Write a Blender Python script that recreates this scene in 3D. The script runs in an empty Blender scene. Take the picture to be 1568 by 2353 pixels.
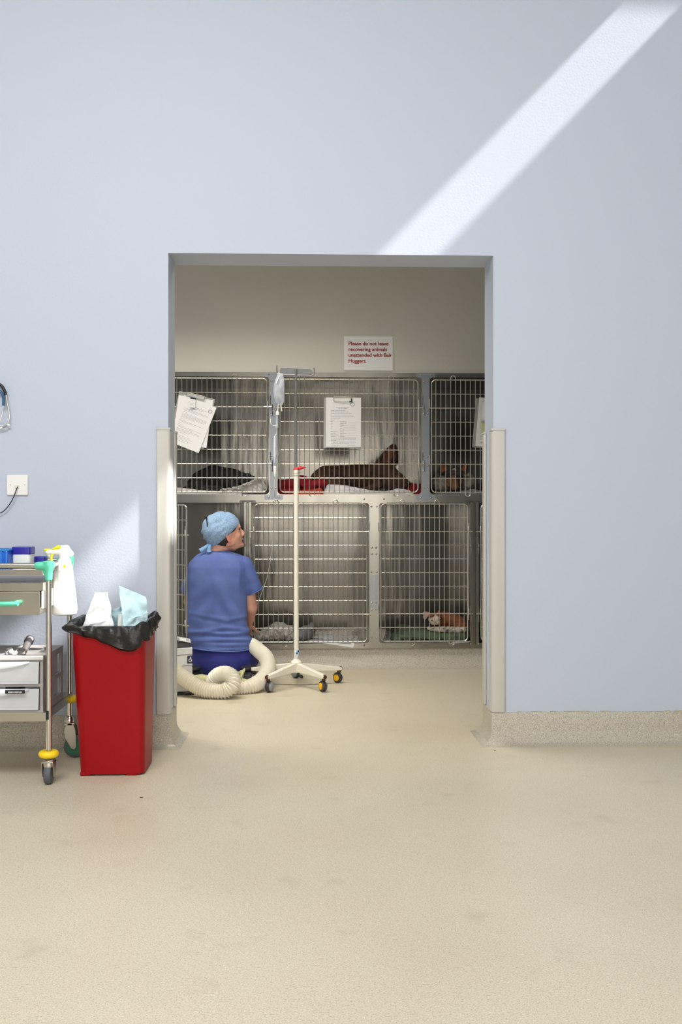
import bpy, bmesh, math, random
from mathutils import Vector, Matrix, Euler, noise
random.seed(7)
PI = math.pi
scene = bpy.context.scene
C = scene.collection

# ---------------------------------------------------------------- camera
F, CU, CV, H0 = 2288.0, 784.0, 1176.5, 0.966
TH = math.radians(1.902)
cam_d = bpy.data.cameras.new('camera'); cam = bpy.data.objects.new('camera', cam_d); C.objects.link(cam)
cam_d.sensor_fit = 'VERTICAL'; cam_d.sensor_height = 36.0; cam_d.lens = F/2353*36.0
cam_d.clip_start = 0.05
cam.location = (0, 0, H0); cam.rotation_euler = (PI/2, 0, -TH)
scene.camera = cam

def px(u, v, Y):
    """world point on the plane y = Y seen at photograph pixel (u, v)"""
    du, dv = (u-CU)/F, (CV-v)/F
    dx, dy = math.sin(TH)+du*math.cos(TH), math.cos(TH)-du*math.sin(TH)
    t = Y/dy
    return Vector((dx*t, Y, H0+dv*t))

# ---------------------------------------------------------------- world, sun, daylight, exposure
scene.view_settings.view_transform = 'Standard'
scene.view_settings.look = 'None'
scene.view_settings.exposure = 0.52
scene.view_settings.gamma = 1.0
scene.view_settings.use_curve_mapping = False
w = bpy.data.worlds.new('world'); scene.world = w; w.use_nodes = True
w.node_tree.nodes['Background'].inputs[0].default_value = (0.75, 0.86, 1.0, 1)
w.node_tree.nodes['Background'].inputs[1].default_value = 1.0

def aim(o, d): o.rotation_euler = Vector(d).to_track_quat('-Z', 'Y').to_euler()
def area(name, loc, d, sx, sy, power, col):
    l = bpy.data.lights.new(name, 'AREA'); l.shape = 'RECTANGLE'; l.size = sx; l.size_y = sy
    l.energy = power; l.color = col
    o = bpy.data.objects.new(name, l); C.objects.link(o); o.location = loc; aim(o, d); return o
SUN_D = (-0.965, 0.17, -1.0)
sl = bpy.data.lights.new('sun', 'SUN'); sl.energy = 10.5; sl.angle = math.radians(1.3); sl.color = (1.0, 0.97, 0.92)
so = bpy.data.objects.new('sun', sl); C.objects.link(so); so.location = (3, 2, 6); aim(so, SUN_D)
area('daylight_rear_window', (0.9, -2.95, 1.35), (0, 1, 0.0), 4.6, 1.6, 78, (1.0, 0.97, 0.93))
area('daylight_skylight', (-0.9, 1.15, 3.52), (0.0, 0.36, -1), 1.8, 2.0, 122, (0.97, 0.98, 1.0))
rl = area('recovery_fill_light', (-0.9, 5.1, 2.67), (0, 0, -1), 2.4, 0.3, 26, (1.0, 0.95, 0.86)); rl.data.spread = math.radians(124)  # added fill lamp, no real fixture; narrowed spread keeps the upper back wall dim

# ---------------------------------------------------------------- materials
def lin(c):
    return tuple(((x/255)/12.92 if x/255 <= 0.04045 else ((x/255+0.055)/1.055)**2.4) for x in c)
MATS = {}
def mat(name, rgb, rough=0.5, metal=0.0, noise_amt=0.0, noise_scale=20.0, bump=0.0, bump_scale=40.0, stretch=(1, 1, 1),
        trans=0.0, alpha=1.0, coat=0.0, spec=None, col2=None, thr=None, sss=0.0):
    """procedural material; noise_amt mixes towards col2 (or a darker tone) with an object-space noise"""
    if name in MATS: return MATS[name]
    m = bpy.data.materials.new(name); m.use_nodes = True
    nt = m.node_tree; b = nt.nodes['Principled BSDF']
    c = lin(rgb)+(1,)
    b.inputs['Base Color'].default_value = c
    b.inputs['Roughness'].default_value = rough; b.inputs['Metallic'].default_value = metal
    b.inputs['Transmission Weight'].default_value = trans; b.inputs['Alpha'].default_value = alpha
    b.inputs['Coat Weight'].default_value = coat
    if spec is not None: b.inputs['Specular IOR Level'].default_value = spec
    tc = nt.nodes.new('ShaderNodeTexCoord'); mp = nt.nodes.new('ShaderNodeMapping')
    mp.inputs['Scale'].default_value = stretch
    nt.links.new(tc.outputs['Object'], mp.inputs[0])
    if noise_amt:
        n = nt.nodes.new('ShaderNodeTexNoise'); n.inputs['Scale'].default_value = noise_scale; n.inputs['Detail'].default_value = 4
        nt.links.new(mp.outputs[0], n.inputs['Vector'])
        r = nt.nodes.new('ShaderNodeMapRange')
        lo, hi = thr if thr else (0.35, 0.65)
        r.inputs[1].default_value = lo; r.inputs[2].default_value = hi; r.inputs[3].default_value = 0; r.inputs[4].default_value = noise_amt
        nt.links.new(n.outputs['Fac'], r.inputs[0])
        x = nt.nodes.new('ShaderNodeMix'); x.data_type = 'RGBA'
        x.inputs[6].default_value = c
        x.inputs[7].default_value = (lin(col2)+(1,)) if col2 else (c[0]*0.5, c[1]*0.5, c[2]*0.5, 1)
        nt.links.new(r.outputs[0], x.inputs[0]); nt.links.new(x.outputs[2], b.inputs['Base Color'])
    if bump:
        n2 = nt.nodes.new('ShaderNodeTexNoise'); n2.inputs['Scale'].default_value = bump_scale; n2.inputs['Detail'].default_value = 3
        nt.links.new(mp.outputs[0], n2.inputs['Vector'])
        bp = nt.nodes.new('ShaderNodeBump'); bp.inputs['Strength'].default_value = 1.0; bp.inputs['Distance'].default_value = bump
        nt.links.new(n2.outputs['Fac'], bp.inputs['Height']); nt.links.new(bp.outputs[0], b.inputs['Normal'])
    MATS[name] = m
    return m

paint = mat('blue_wall_paint', (188, 195, 209), 0.55, bump=0.00035, bump_scale=110, spec=0.3)
white_paint = mat('white_ceiling_paint', (238, 238, 235), 0.7)
cream_paint = mat('cream_wall_paint', (204, 201, 191), 0.7, bump=0.0006, bump_scale=90)
vinyl = None
guard_m = mat('cream_guard_plastic', (192, 189, 180), 0.4)
steel = mat('brushed_steel', (150, 146, 136), 0.27, 1.0, noise_amt=0.6, noise_scale=5, col2=(112, 109, 102), bump=0.0008, bump_scale=9, stretch=(1, 1, 0.4))
steel_in = mat('kennel_liner_steel', (132, 127, 117), 0.18, 0.66, noise_amt=0.5, noise_scale=4, col2=(112, 108, 100), bump=0.006, bump_scale=3.2, stretch=(2.4, 1, 0.35))
steel_plate = mat('grey_plate_steel', (138, 141, 146), 0.4, 1.0)
chrome = mat('chrome_wire', (210, 206, 197), 0.34, 1.0)
dark_metal = mat('dark_rubbed_metal', (70, 66, 62), 0.45, 0.8)

def floor_material(name, a0, b0, sp):
    m = bpy.data.materials.new(name); m.use_nodes = True; nt = m.node_tree; b = nt.nodes['Principled BSDF']
    b.inputs['Roughness'].default_value = 0.36; b.inputs['Specular IOR Level'].default_value = 0.38
    tc = nt.nodes.new('ShaderNodeTexCoord')
    def nz(scale, detail):
        n = nt.nodes.new('ShaderNodeTexNoise'); n.inputs['Scale'].default_value = scale; n.inputs['Detail'].default_value = detail
        nt.links.new(tc.outputs['Object'], n.inputs['Vector']); return n
    def mr(n, a, bb, c=0, d=1):
        r = nt.nodes.new('ShaderNodeMapRange'); r.inputs[1].default_value = a; r.inputs[2].default_value = bb; r.inputs[3].default_value = c; r.inputs[4].default_value = d
        nt.links.new(n.outputs['Fac'], r.inputs[0]); return r
    def mix(fac, a, bcol):
        x = nt.nodes.new('ShaderNodeMix'); x.data_type = 'RGBA'
        nt.links.new(fac.outputs[0], x.inputs[0])
        if isinstance(a, tuple): x.inputs[6].default_value = lin(a)+(1,)
        else: nt.links.new(a.outputs[2], x.inputs[6])
        x.inputs[7].default_value = lin(bcol)+(1,)
        return x
    big = mr(nz(1.3, 5), 0.35, 0.7, 0, 1)
    a = mix(big, a0, b0)
    a = mix(mr(nz(260, 2), 0.52, 0.64, 0, sp), a, (150, 140, 118))
    a = mix(mr(nz(330, 2), 0.56, 0.68, 0, 0.6), a, (232, 228, 214))
    a = mix(mr(nz(6, 6), 0.62, 0.72, 0, 0.22), a, (150, 136, 110))
    nt.links.new(a.outputs[2], b.inputs['Base Color'])
    rr = mr(nz(2.2, 4), 0.3, 0.7, 0.30, 0.45); nt.links.new(rr.outputs[0], b.inputs['Roughness'])
    bp = nt.nodes.new('ShaderNodeBump'); bp.inputs['Distance'].default_value = 0.0008; bp.inputs['Strength'].default_value = 1
    nt.links.new(nz(60, 2).outputs['Fac'], bp.inputs['Height']); nt.links.new(bp.outputs[0], b.inputs['Normal'])
    return m
vinyl = floor_material('speckled_vinyl', (208, 198, 174), (200, 188, 162), 0.5)
cove_vinyl = floor_material('cove_vinyl', (184, 178, 162), (178, 171, 155), 0.95)

# ---------------------------------------------------------------- mesh helpers
def frame_of(d):
    d = d.normalized(); a = Vector((0, 0, 1)) if abs(d.z) < 0.9 else Vector((1, 0, 0))
    x = a.cross(d).normalized(); return x, d.cross(x).normalized()
def spline(pts, n=8, closed=False):
    P = [Vector(p) for p in pts]; out = []; m = len(P)
    rng = range(m) if closed else range(m-1)
    for i in rng:
        if closed: p0, p1, p2, p3 = P[(i-1) % m], P[i], P[(i+1) % m], P[(i+2) % m]
        else: p0, p1, p2, p3 = P[max(i-1, 0)], P[i], P[i+1], P[min(i+2, m-1)]
        for k in range(n):
            t = k/n
            out.append(0.5*((2*p1)+(p2-p0)*t+(2*p0-5*p1+4*p2-p3)*t*t+(3*p1-p0-3*p2+p3)*t*t*t))
    if not closed: out.append(P[-1])
    return out
def tube(bm, pts, r, seg=8, closed=False, cap=True):
    P = [Vector(p) for p in pts]; n = len(P)
    rad = r if callable(r) else (lambda i: r)
    rings = []; prevx = None
    for i in range(n):
        if closed: d = P[(i+1) % n]-P[(i-1) % n]
        else: d = P[min(i+1, n-1)]-P[max(i-1, 0)]
        if d.length < 1e-9: d = Vector((0, 0, 1))
        d.normalize()
        if prevx is None: x, y = frame_of(d)
        else:
            x = prevx-d*prevx.dot(d)
            if x.length < 1e-6: x, _ = frame_of(d)
            x.normalize(); y = d.cross(x)
        prevx = x
        rr = rad(i)
        rings.append([bm.verts.new(P[i]+x*math.cos(2*PI*k/seg)*rr+y*math.sin(2*PI*k/seg)*rr) for k in range(seg)])
    for i in range(n if closed else n-1):
        a, b = rings[i], rings[(i+1) % n]
        for k in range(seg): bm.faces.new((a[k], a[(k+1) % seg], b[(k+1) % seg], b[k]))
    if not closed and cap:
        bm.faces.new(rings[0][::-1]); bm.faces.new(rings[-1])
def box(bm, c, s, R=None):
    c = Vector(c); hs = Vector(s)/2; vs = []
    for x in (-1, 1):
        for y in (-1, 1):
            for z in (-1, 1):
                p = Vector((x*hs.x, y*hs.y, z*hs.z))
                if R is not None: p = R @ p
                vs.append(bm.verts.new(c+p))
    for f in ((0, 1, 3, 2), (4, 6, 7, 5), (0, 4, 5, 1), (2, 3, 7, 6), (0, 2, 6, 4), (1, 5, 7, 3)): bm.faces.new([vs[i] for i in f])
def box2(bm, a, b):
    a, b = Vector(a), Vector(b)
    box(bm, (a+b)/2, (abs(b.x-a.x), abs(b.y-a.y), abs(b.z-a.z)))
def prism(bm, poly, d):
    """polygon (list of 3-D points, planar) extruded by the vector d"""
    d = Vector(d); a = [bm.verts.new(Vector(p)) for p in poly]; b = [bm.verts.new(Vector(p)+d) for p in poly]; n = len(a)
    bm.faces.new(a[::-1]); bm.faces.new(b)
    for i in range(n): bm.faces.new((a[i], a[(i+1) % n], b[(i+1) % n], b[i]))
def frame_prism(bm, outer, inner, d):
    """ring between two loops with the same number of points, extruded by d"""
    d = Vector(d); n = len(outer)
    L = [[bm.verts.new(Vector(p)+e) for p in loop] for e in (Vector((0, 0, 0)), d) for loop in (outer, inner)]
    o0, i0, o1, i1 = L
    for k in range(n):
        j = (k+1) % n
        bm.faces.new((o0[k], o0[j], i0[j], i0[k])); bm.faces.new((o1[j], o1[k], i1[k], i1[j]))
        bm.faces.new((o0[j], o0[k], o1[k], o1[j])); bm.faces.new((i0[k], i0[j], i1[j], i1[k]))
def lathe(bm, prof, o, axis=(0, 0, 1), seg=20):
    """prof: list of (radius, height along the axis)"""
    o = Vector(o); ax = Vector(axis).normalized(); x, y = frame_of(ax); rings = []
    for r, h in prof:
        r = max(r, 1e-5)
        rings.append([bm.verts.new(o+ax*h+x*math.cos(2*PI*k/seg)*r+y*math.sin(2*PI*k/seg)*r) for k in range(seg)])
    for a, b in zip(rings, rings[1:]):
        for k in range(seg): bm.faces.new((a[k], a[(k+1) % seg], b[(k+1) % seg], b[k]))
    bm.faces.new(rings[0][::-1]); bm.faces.new(rings[-1])
def torus(bm, o, R, r, axis=(0, 0, 1), n=28, seg=10, sz=1.0):
    ax = Vector(axis).normalized(); x, y = frame_of(ax); o = Vector(o)
    rings = []
    for i in range(n):
        d = x*math.cos(2*PI*i/n)+y*math.sin(2*PI*i/n)
        rings.append([bm.verts.new(o+d*(R+r*math.cos(2*PI*k/seg))+ax*(r*sz*math.sin(2*PI*k/seg))) for k in range(seg)])
    for i in range(n):
        a, b = rings[i], rings[(i+1) % n]
        for k in range(seg): bm.faces.new((a[k], b[k], b[(k+1) % seg], a[(k+1) % seg]))
def ellipsoid(bm, c, r, R=None, seg=24, rings=14):
    c = Vector(c); V = []
    for i in range(rings+1):
        th = PI*i/rings; row = []
        for k in range(seg):
            p = Vector((r[0]*math.sin(th)*math.cos(2*PI*k/seg), r[1]*math.sin(th)*math.sin(2*PI*k/seg), r[2]*math.cos(th)))
            if R is not None: p = R @ p
            row.append(c+p)
        V.append(row)
    top = bm.verts.new(V[0][0]); bot = bm.verts.new(V[-1][0])
    rr = [[bm.verts.new(p) for p in row] for row in V[1:-1]]
    for k in range(seg):
        bm.faces.new((top, rr[0][k], rr[0][(k+1) % seg])); bm.faces.new((bot, rr[-1][(k+1) % seg], rr[-1][k]))
    for a, b in zip(rr, rr[1:]):
        for k in range(seg): bm.faces.new((a[k], b[k], b[(k+1) % seg], a[(k+1) % seg]))
def capsule(bm, a, b, ra, rb, seg=16):
    a, b = Vector(a), Vector(b); d = (b-a); L = d.length; d.normalize()
    prof = []
    for i in range(5):
        t = PI/2*(1-i/5); prof.append((ra*math.cos(t), -ra*math.sin(t)))
    prof.append((ra, 0)); prof.append((rb, L))
    for i in range(1, 6):
        t = PI/2*i/5; prof.append((max(rb*math.cos(t), 1e-4), L+rb*math.sin(t)))
    lathe(bm, prof, a, d, seg)
def rrect(cx, cz, w, h, r, n=5):
    pts = []
    for (sx, sz, a0) in ((1, 1, 0), (-1, 1, 90), (-1, -1, 180), (1, -1, 270)):
        for k in range(n+1):
            a = math.radians(a0+90*k/n)
            pts.append((cx+sx*(w/2-r)+r*math.cos(a), cz+sz*(h/2-r)+r*math.sin(a)))
    return pts

def obj(name, bm, m, parent=None, smooth=True, bevel=0.0, sub=0, label=None):
    bmesh.ops.recalc_face_normals(bm, faces=bm.faces)
    me = bpy.data.meshes.new(name); bm.to_mesh(me); bm.free()
    return obj_me(name, me, m, parent, smooth, bevel, sub, label)
def obj_me(name, me, m, parent=None, smooth=True, bevel=0.0, sub=0, label=None):
    for mm in (m if isinstance(m, (list, tuple)) else [m]): me.materials.append(mm)
    o = bpy.data.objects.new(name, me); C.objects.link(o)
    if smooth:
        for p in me.polygons: p.use_smooth = True
        try: me.set_sharp_from_angle(angle=math.radians(42))
        except Exception: pass
    if bevel:
        md = o.modifiers.new('bevel', 'BEVEL'); md.width = bevel; md.segments = 2; md.limit_method = 'ANGLE'; md.angle_limit = math.radians(40)
    if sub:
        md = o.modifiers.new('sub', 'SUBSURF'); md.levels = sub; md.render_levels = sub
    if parent is not None:
        o.parent = parent
        if parent.type == 'EMPTY': o.matrix_parent_inverse = Matrix.Translation(-parent.location)
    if label: o['label'] = label
    return o
def thing(name, label, cat, loc, group=None):
    o = bpy.data.objects.new(name, None); C.objects.link(o); o.location = loc; o.empty_display_size = 0.05
    return tag(o, label, cat, group)
def tag(o, label, cat, group=None, kind=None):
    o['label'] = label; o['category'] = cat
    if group: o['group'] = group
    if kind: o['kind'] = kind
    return o
def struct(name, bm, m, smooth=False, bevel=0.0):
    o = obj(name, bm, m, None, smooth, bevel); o['kind'] = 'structure'; return o
def B(): return bmesh.new()
def remeshed(bm, voxel, smooth_it=4, disp=None):
    """fuse overlapping solids into one continuous skin"""
    bmesh.ops.recalc_face_normals(bm, faces=bm.faces)
    me = bpy.data.meshes.new('tmp'); bm.to_mesh(me); bm.free()
    o = bpy.data.objects.new('tmp', me); C.objects.link(o)
    r = o.modifiers.new('r', 'REMESH'); r.mode = 'VOXEL'; r.voxel_size = voxel; r.adaptivity = 0
    s = o.modifiers.new('s', 'SMOOTH'); s.factor = 0.5; s.iterations = smooth_it
    dg = bpy.context.evaluated_depsgraph_get(); dg.update()
    res = bpy.data.meshes.new_from_object(o.evaluated_get(dg))
    bpy.data.objects.remove(o); bpy.data.meshes.remove(me)
    if disp:
        ns = [v.normal.copy() for v in res.vertices]
        for v, n in zip(res.vertices, ns): v.co = v.co+n*disp(v.co, n)
    res.materials.clear()
    return res
def text_mesh(bm, s, origin, size, xdir=(1, 0, 0), zdir=(0, 0, 1), thick=0.0004, spacing=1.0, bold=0.0):
    cu = bpy.data.curves.new('t', 'FONT'); cu.body = s; cu.size = size; cu.space_line = spacing; cu.extrude = thick; cu.offset = bold
    cu.resolution_u = 3
    o = bpy.data.objects.new('t', cu); C.objects.link(o)
    dg = bpy.context.evaluated_depsgraph_get(); dg.update()
    me = bpy.data.meshes.new_from_object(o.evaluated_get(dg))
    bpy.data.objects.remove(o); bpy.data.curves.remove(cu)
    X, Z = Vector(xdir).normalized(), Vector(zdir).normalized(); N = X.cross(Z)
    M4 = Matrix((( X.x, Z.x, N.x), (X.y, Z.y, N.y), (X.z, Z.z, N.z))).to_4x4(); M4.translation = Vector(origin)
    me.transform(M4); bm.from_mesh(me); bpy.data.meshes.remove(me)

# ================================================================ SETTING
YW, YB, YK = 4.12, 4.32, 6.15          # front wall face, its back face, kennel fronts
XL, XR = px(387, 900, YW).x, px(1134, 900, YW).x
ZT = px(708, 584, YW).z
SK = 0.133
bm = B(); box2(bm, (-3.4, -3.1, -0.05), (3.6, 7.2, 0)); struct('floor', bm, vinyl)
# wall with the doorway (one U-shaped solid)
bm = B()
poly = [(-3.4, YW, 0), (XL, YW, 0), (XL, YW, ZT), (XR, YW, ZT), (XR, YW, 0), (3.6, YW, 0), (3.6, YW, 3.6), (-3.4, YW, 3.6)]
prism(bm, poly, (0, YB-YW, 0)); struct('wall_front', bm, paint)
# ceiling with a skylight slot that lets the sun in
bm = B(); sx0, sx1, sy0, sy1 = 1.806, 2.112, 2.6, 4.03
for a, b in (((-3.4, -3.1), (sx0, YW)), ((sx1, -3.1), (3.6, YW)), ((sx0, -3.1), (sx1, sy0)), ((sx0, sy1), (sx1, YW))):
    box2(bm, (a[0], a[1], 3.6), (b[0], b[1], 3.66))
struct('ceiling', bm, white_paint)
bm = B(); box2(bm, (-3.4, -3.1, 0), (-3.3, YW, 3.6)); struct('wall_left', bm, paint)
bm = B(); box2(bm, (3.5, -3.1, 0), (3.6, YW, 3.6)); struct('wall_right', bm, paint)
bm = B(); box2(bm, (-3.4, -3.2, 0), (3.6, -3.1, 3.6)); struct('wall_rear', bm, white_paint)
# recovery room shell
zk_top = px(708, 856, YK).z
bm = B()
prism(bm, [(-2.6, YK+0.01, zk_top-0.02), (2.6, YK+0.01, zk_top-0.02), (2.6, YK+0.01, 2.7), (-2.6, YK+0.01, 2.7)], (0, 0.1, 0))
struct('wall_back', bm, cream_paint)
bm = B(); box2(bm, (-2.7, YB, 0), (-2.6, 7.2, 2.7)); struct('wall_back_left', bm, cream_paint)
bm = B(); box2(bm, (2.6, YB, 0), (2.7, 7.2, 2.7)); struct('wall_back_right', bm, cream_paint)
bm = B(); box2(bm, (-2.7, YB, 2.7), (2.7, 7.2, 2.76)); struct('ceiling_back', bm, white_paint)

# coved vinyl skirting swept along the walls
COVE = [(0.0, SK), (0.005, SK), (0.007, SK-0.004), (0.007, 0.062), (0.010, 0.045), (0.016, 0.030), (0.025, 0.017), (0.036, 0.008), (0.050, 0.002), (0.056, 0.0006), (0.056, -0.004), (0.0, -0.004)]
def sweep(bm, path, prof, side):
    P = [Vector((p[0], p[1], 0)) for p in path]; n = len(P); rings = []
    for i in range(n):
        ns = []
        if i > 0: d = (P[i]-P[i-1]).normalized(); ns.append(Vector((d.y, -d.x, 0))*side)
        if i < n-1: d = (P[i+1]-P[i]).normalized(); ns.append(Vector((d.y, -d.x, 0))*side)
        nn = sum(ns, Vector())/len(ns); nn = nn/nn.length_squared
        rings.append([bm.verts.new(P[i]+nn*a+Vector((0, 0, z))) for a, z in prof])
    m = len(prof)
    for a, b in zip(rings, rings[1:]):
        for k in range(m): bm.faces.new((a[k], b[k], b[(k+1) % m], a[(k+1) % m]))
    bm.faces.new(rings[0]); bm.faces.new(rings[-1][::-1])
def rounded(path, r=0.012):
    out = [path[0]]
    for a, b, c in zip(path, path[1:], path[2:]):
        a, b, c = Vector(a), Vector(b), Vector(c)
        p, q = b+(a-b).normalized()*r, b+(c-b).normalized()*r
        for t in (0, 0.33, 0.67, 1): out.append(tuple((1-t)*((1-t)*p+t*b)+t*((1-t)*b+t*q)))
    return out+[path[-1]]
bm = B(); sweep(bm, [(-3.3, YW), (XL, YW), (XL, YB), (-2.6, YB)], COVE, 1); struct('baseboard_left', bm, cove_vinyl, smooth=True)
bm = B(); sweep(bm, [(3.5, YW), (XR, YW), (XR, YB), (2.6, YB)], COVE, -1); struct('baseboard_right', bm, cove_vinyl, smooth=True)
zp = px(708, 1490.5, YK).z
COVE2 = [(0.0, zp), (0.002, zp), (0.002, 0.075), (0.005, 0.055), (0.012, 0.036), (0.024, 0.019), (0.040, 0.007), (0.058, 0.0006), (0.058, -0.004), (0, -0.004)]
bm = B(); sweep(bm, [(-2.6, YK+0.02), (2.6, YK+0.02)], COVE2, 1); box2(bm, (-2.6, YK+0.02, 0), (2.6, YK+0.9, zp)); struct('baseboard_back', bm, cove_vinyl, smooth=True)

# corner guards: angle profile on each of the four corners of the opening
zg1, zg0 = px(708, 985, YW).z, SK+0.001
def guard(name, xc, yc, sx, sy):
    """xc,yc wall corner; sx: +1 opening lies towards +x; sy: -1 guard face on the front"""
    bm = B(); t, wf, wr = 0.014, 0.048, 0.042
    y0 = yc+sy*t; x0 = xc+sx*t*0.7
    prof = [(xc-sx*wf, yc), (xc-sx*wf, yc+sy*t*0.75), (xc-sx*(wf-0.004), y0), (x0-sx*0.012, y0)]
    for k in range(1, 6):
        a = PI/2*k/6
        prof.append((x0-sx*0.012+sx*0.012*math.sin(a), y0-sy*0.012+sy*0.012*math.cos(a)))
    prof += [(x0, yc-sy*(wr-0.003)), (xc+sx*t*0.45, yc-sy*wr), (xc, yc-sy*wr), (xc, yc)]
    prism(bm, [(p[0], p[1], zg0) for p in prof], (0, 0, zg1-zg0-0.008))
    cap = [(xc-sx*(wf+0.001), yc), (xc-sx*(wf+0.001), y0+sy*0.001), (x0+sx*0.001, y0+sy*0.001), (x0+sx*0.001, yc-sy*wr), (xc, yc-sy*wr), (xc, yc)]
    prism(bm, [(p[0], p[1], zg1-0.008) for p in cap], (0, 0, 0.010))
    o = struct(name, bm, guard_m, smooth=True, bevel=0.0025)
guard('trim_1', XL, YW, 1, -1); guard('trim_2', XR, YW, -1, -1)
guard('trim_3', XL, YB, 1, 1); guard('trim_4', XR, YB, -1, 1)
# thin ragged line of sealant above the right skirting
seal = mat('yellowed_sealant', (176, 172, 130), 0.6)
bm = B()
for u0, u1 in ((1190, 1198), (1222, 1244), (1265, 1278), (1296, 1355), (1380, 1398), (1528, 1540), (1550, 1568)):
    a, b = px(u0, 1635, YW), px(u1, 1635, YW)
    box2(bm, (a.x, YW-0.004, SK-0.001), (b.x, YW, SK+0.003))
struct('trim_5', bm, seal)
# ================================================================ KENNELS
def kx(u): return px(u, 1176, YK).x
def kz(v): return px(708, v, YK).z
ZU0, ZU1 = kz(1136), kz(866)        # upper openings
ZD0, ZD1 = kz(1479), kz(1155)       # lower openings
ZMID = kz(1148)
WIRE = 0.0307
bolt_m = mat('bolt_steel', (178, 175, 168), 0.25, 1.0)

_bm = B(); lathe(_bm, [(1, 1.1), (1, 0.55), (0.75, 0.15), (0.0001, 0)], (0, 0, 0), (0, 1, 0), 10)
BOLT_ME = bpy.data.meshes.new('bolt'); _bm.to_mesh(BOLT_ME); _bm.free(); BOLT_ME.materials.append(bolt_m)
for _p in BOLT_ME.polygons: _p.use_smooth = True
def bolt(parent, x, z, y=YK-0.004, r=0.0055):
    o = bpy.data.objects.new('bolt', BOLT_ME); C.objects.link(o); o.location = (x, y-0.003, z); o.scale = (r, r, r)
    o.parent = parent
    if parent.type == 'EMPTY': o.matrix_parent_inverse = Matrix.Translation(-parent.location)
    return o

def face_frame(root, x0, x1, z0, z1, ox0, ox1, oz0, oz1, name='face_frame'):
    bm = B(); r = 0.024; n = 6
    inner = [(x, YK, z) for x, z in rrect((ox0+ox1)/2, (oz0+oz1)/2, ox1-ox0, oz1-oz0, r, n)]
    outer = []
    for (cx, cz) in ((x1, z1), (x0, z1), (x0, z0), (x1, z0)): outer += [(cx, YK, cz)]*(n+1)
    # spread the duplicated outer points slightly so that every quad is valid
    out2 = []
    for i, p in enumerate(outer):
        q, k = divmod(i, n+1); t = (k-n/2)/n*0.03
        dx, dz = ((0, 1), (1, 0), (0, -1), (-1, 0))[q] if k < n/2 else ((1, 0), (0, -1), (-1, 0), (0, 1))[q]
        s = abs(t)
        off = {0: ((0, -1), (-1, 0)), 1: ((1, 0), (0, -1)), 2: ((0, 1), (1, 0)), 3: ((-1, 0), (0, 1))}[q][0 if k < n/2 else 1]
        out2.append((p[0]+off[0]*s, YK, p[2]+off[1]*s))
    frame_prism(bm, out2, inner, (0, 0.03, 0))
    return obj(name, bm, steel, root, smooth=False)

def liner(root, x0, x1, z0, z1, depth=0.62):
    bm = B(); t = 0.004; ya, yb = YK+0.028, YK+depth
    box2(bm, (x0, yb, z0), (x1, yb+t, z1))
    box2(bm, (x0-t, ya, z0), (x0, yb, z1)); box2(bm, (x1, ya, z0), (x1+t, yb, z1))
    box2(bm, (x0, ya, z0-t), (x1, yb, z0)); box2(bm, (x0, ya, z1), (x1, yb, z1+t))
    return obj('liner', bm, steel_in, root, smooth=False)

def door(root, x0, x1, z0, z1, first, nh, loops_top=(), loops_bot=(), hinge=None, latch=None, M4=None):
    """welded wire door: rounded rod frame, uprights in front of cross wires"""
    bm = B(); y = YK-0.004
    tube(bm, [(x, y, z) for x, z in rrect((x0+x1)/2, (z0+z1)/2, x1-x0, z1-z0, 0.026, 5)], 0.0046, 8, closed=True)
    hs = [z0+(z1-z0)*k/nh for k in range(1, nh)]
    special = (hs[1], hs[-2])
    for z in hs:
        e0 = e1 = 0.005
        tube(bm, [(x0-e0, y, z), (x1+e1, y, z)], 0.0034 if z in special else 0.0027, 6)
    x = first; xs = []
    while x < x1-0.008:
        if x > x0+0.006: xs.append(x)
        x += WIRE
    for i, x in enumerate(xs): tube(bm, [(x, y-0.006, z0-0.006), (x, y-0.006, z1+0.005)], 0.0023, 6)
    for lst, zz, s in ((loops_top, z1, 1), (loops_bot, z0, -1)):
        for lx in lst:
            i = min(range(len(xs)-1), key=lambda j: abs(xs[j]-lx)); a, b = xs[i], xs[i+1]; c = (a+b)/2; rr = (b-a)/2
            tube(bm, [(a, y-0.006, zz-s*0.02)]+[(c-rr*math.cos(PI*k/10), y-0.006, zz+s*(0.010+rr*math.sin(PI*k/10))) for k in range(11)]+[(b, y-0.006, zz-s*0.02)], 0.0029, 6)
    if M4 is not None: bm.transform(M4)
    d = obj('door', bm, chrome, root)
    if hinge:
        for z in special:
            bm = B(); hx = x0 if hinge == 'left' else x1; s = -1 if hinge == 'left' else 1
            tube(bm, [(hx-s*0.02, y, z), (hx+s*0.010, y-0.003, z), (hx+s*0.014, y-0.004, z+0.005), (hx+s*0.014, y-0.004, z+0.055)], 0.0036, 6)
            if M4 is not None: bm.transform(M4)
            obj('hinge_pin', bm, chrome, d)
    if latch:
        hx = x0 if latch == 'left' else x1; s = -1 if latch == 'left' else 1
        bm = B()
        tube(bm, [(hx+s*0.004, y-0.012, special[1]+0.05), (hx+s*0.004, y-0.012, special[1]-0.02), (hx+s*0.0, y-0.014, (special[0]+special[1])/2), (hx+s*0.004, y-0.012, special[0]+0.02), (hx+s*0.004, y-0.012, special[0]-0.04)], 0.003, 6)
        for z in special:
            lathe(bm, [(0.0045, -0.02), (0.0062, -0.012), (0.0062, 0.012), (0.0045, 0.02)], (hx+s*0.004, y-0.012, z+0.012), (0, 0, 1), 10)
            tube(bm, [(hx-s*0.015, y-0.010, z), (hx+s*0.030, y-0.010, z)], 0.0046, 8)
        if M4 is not None: bm.transform(M4)
        obj('latch', bm, chrome, d)
    return d

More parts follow.
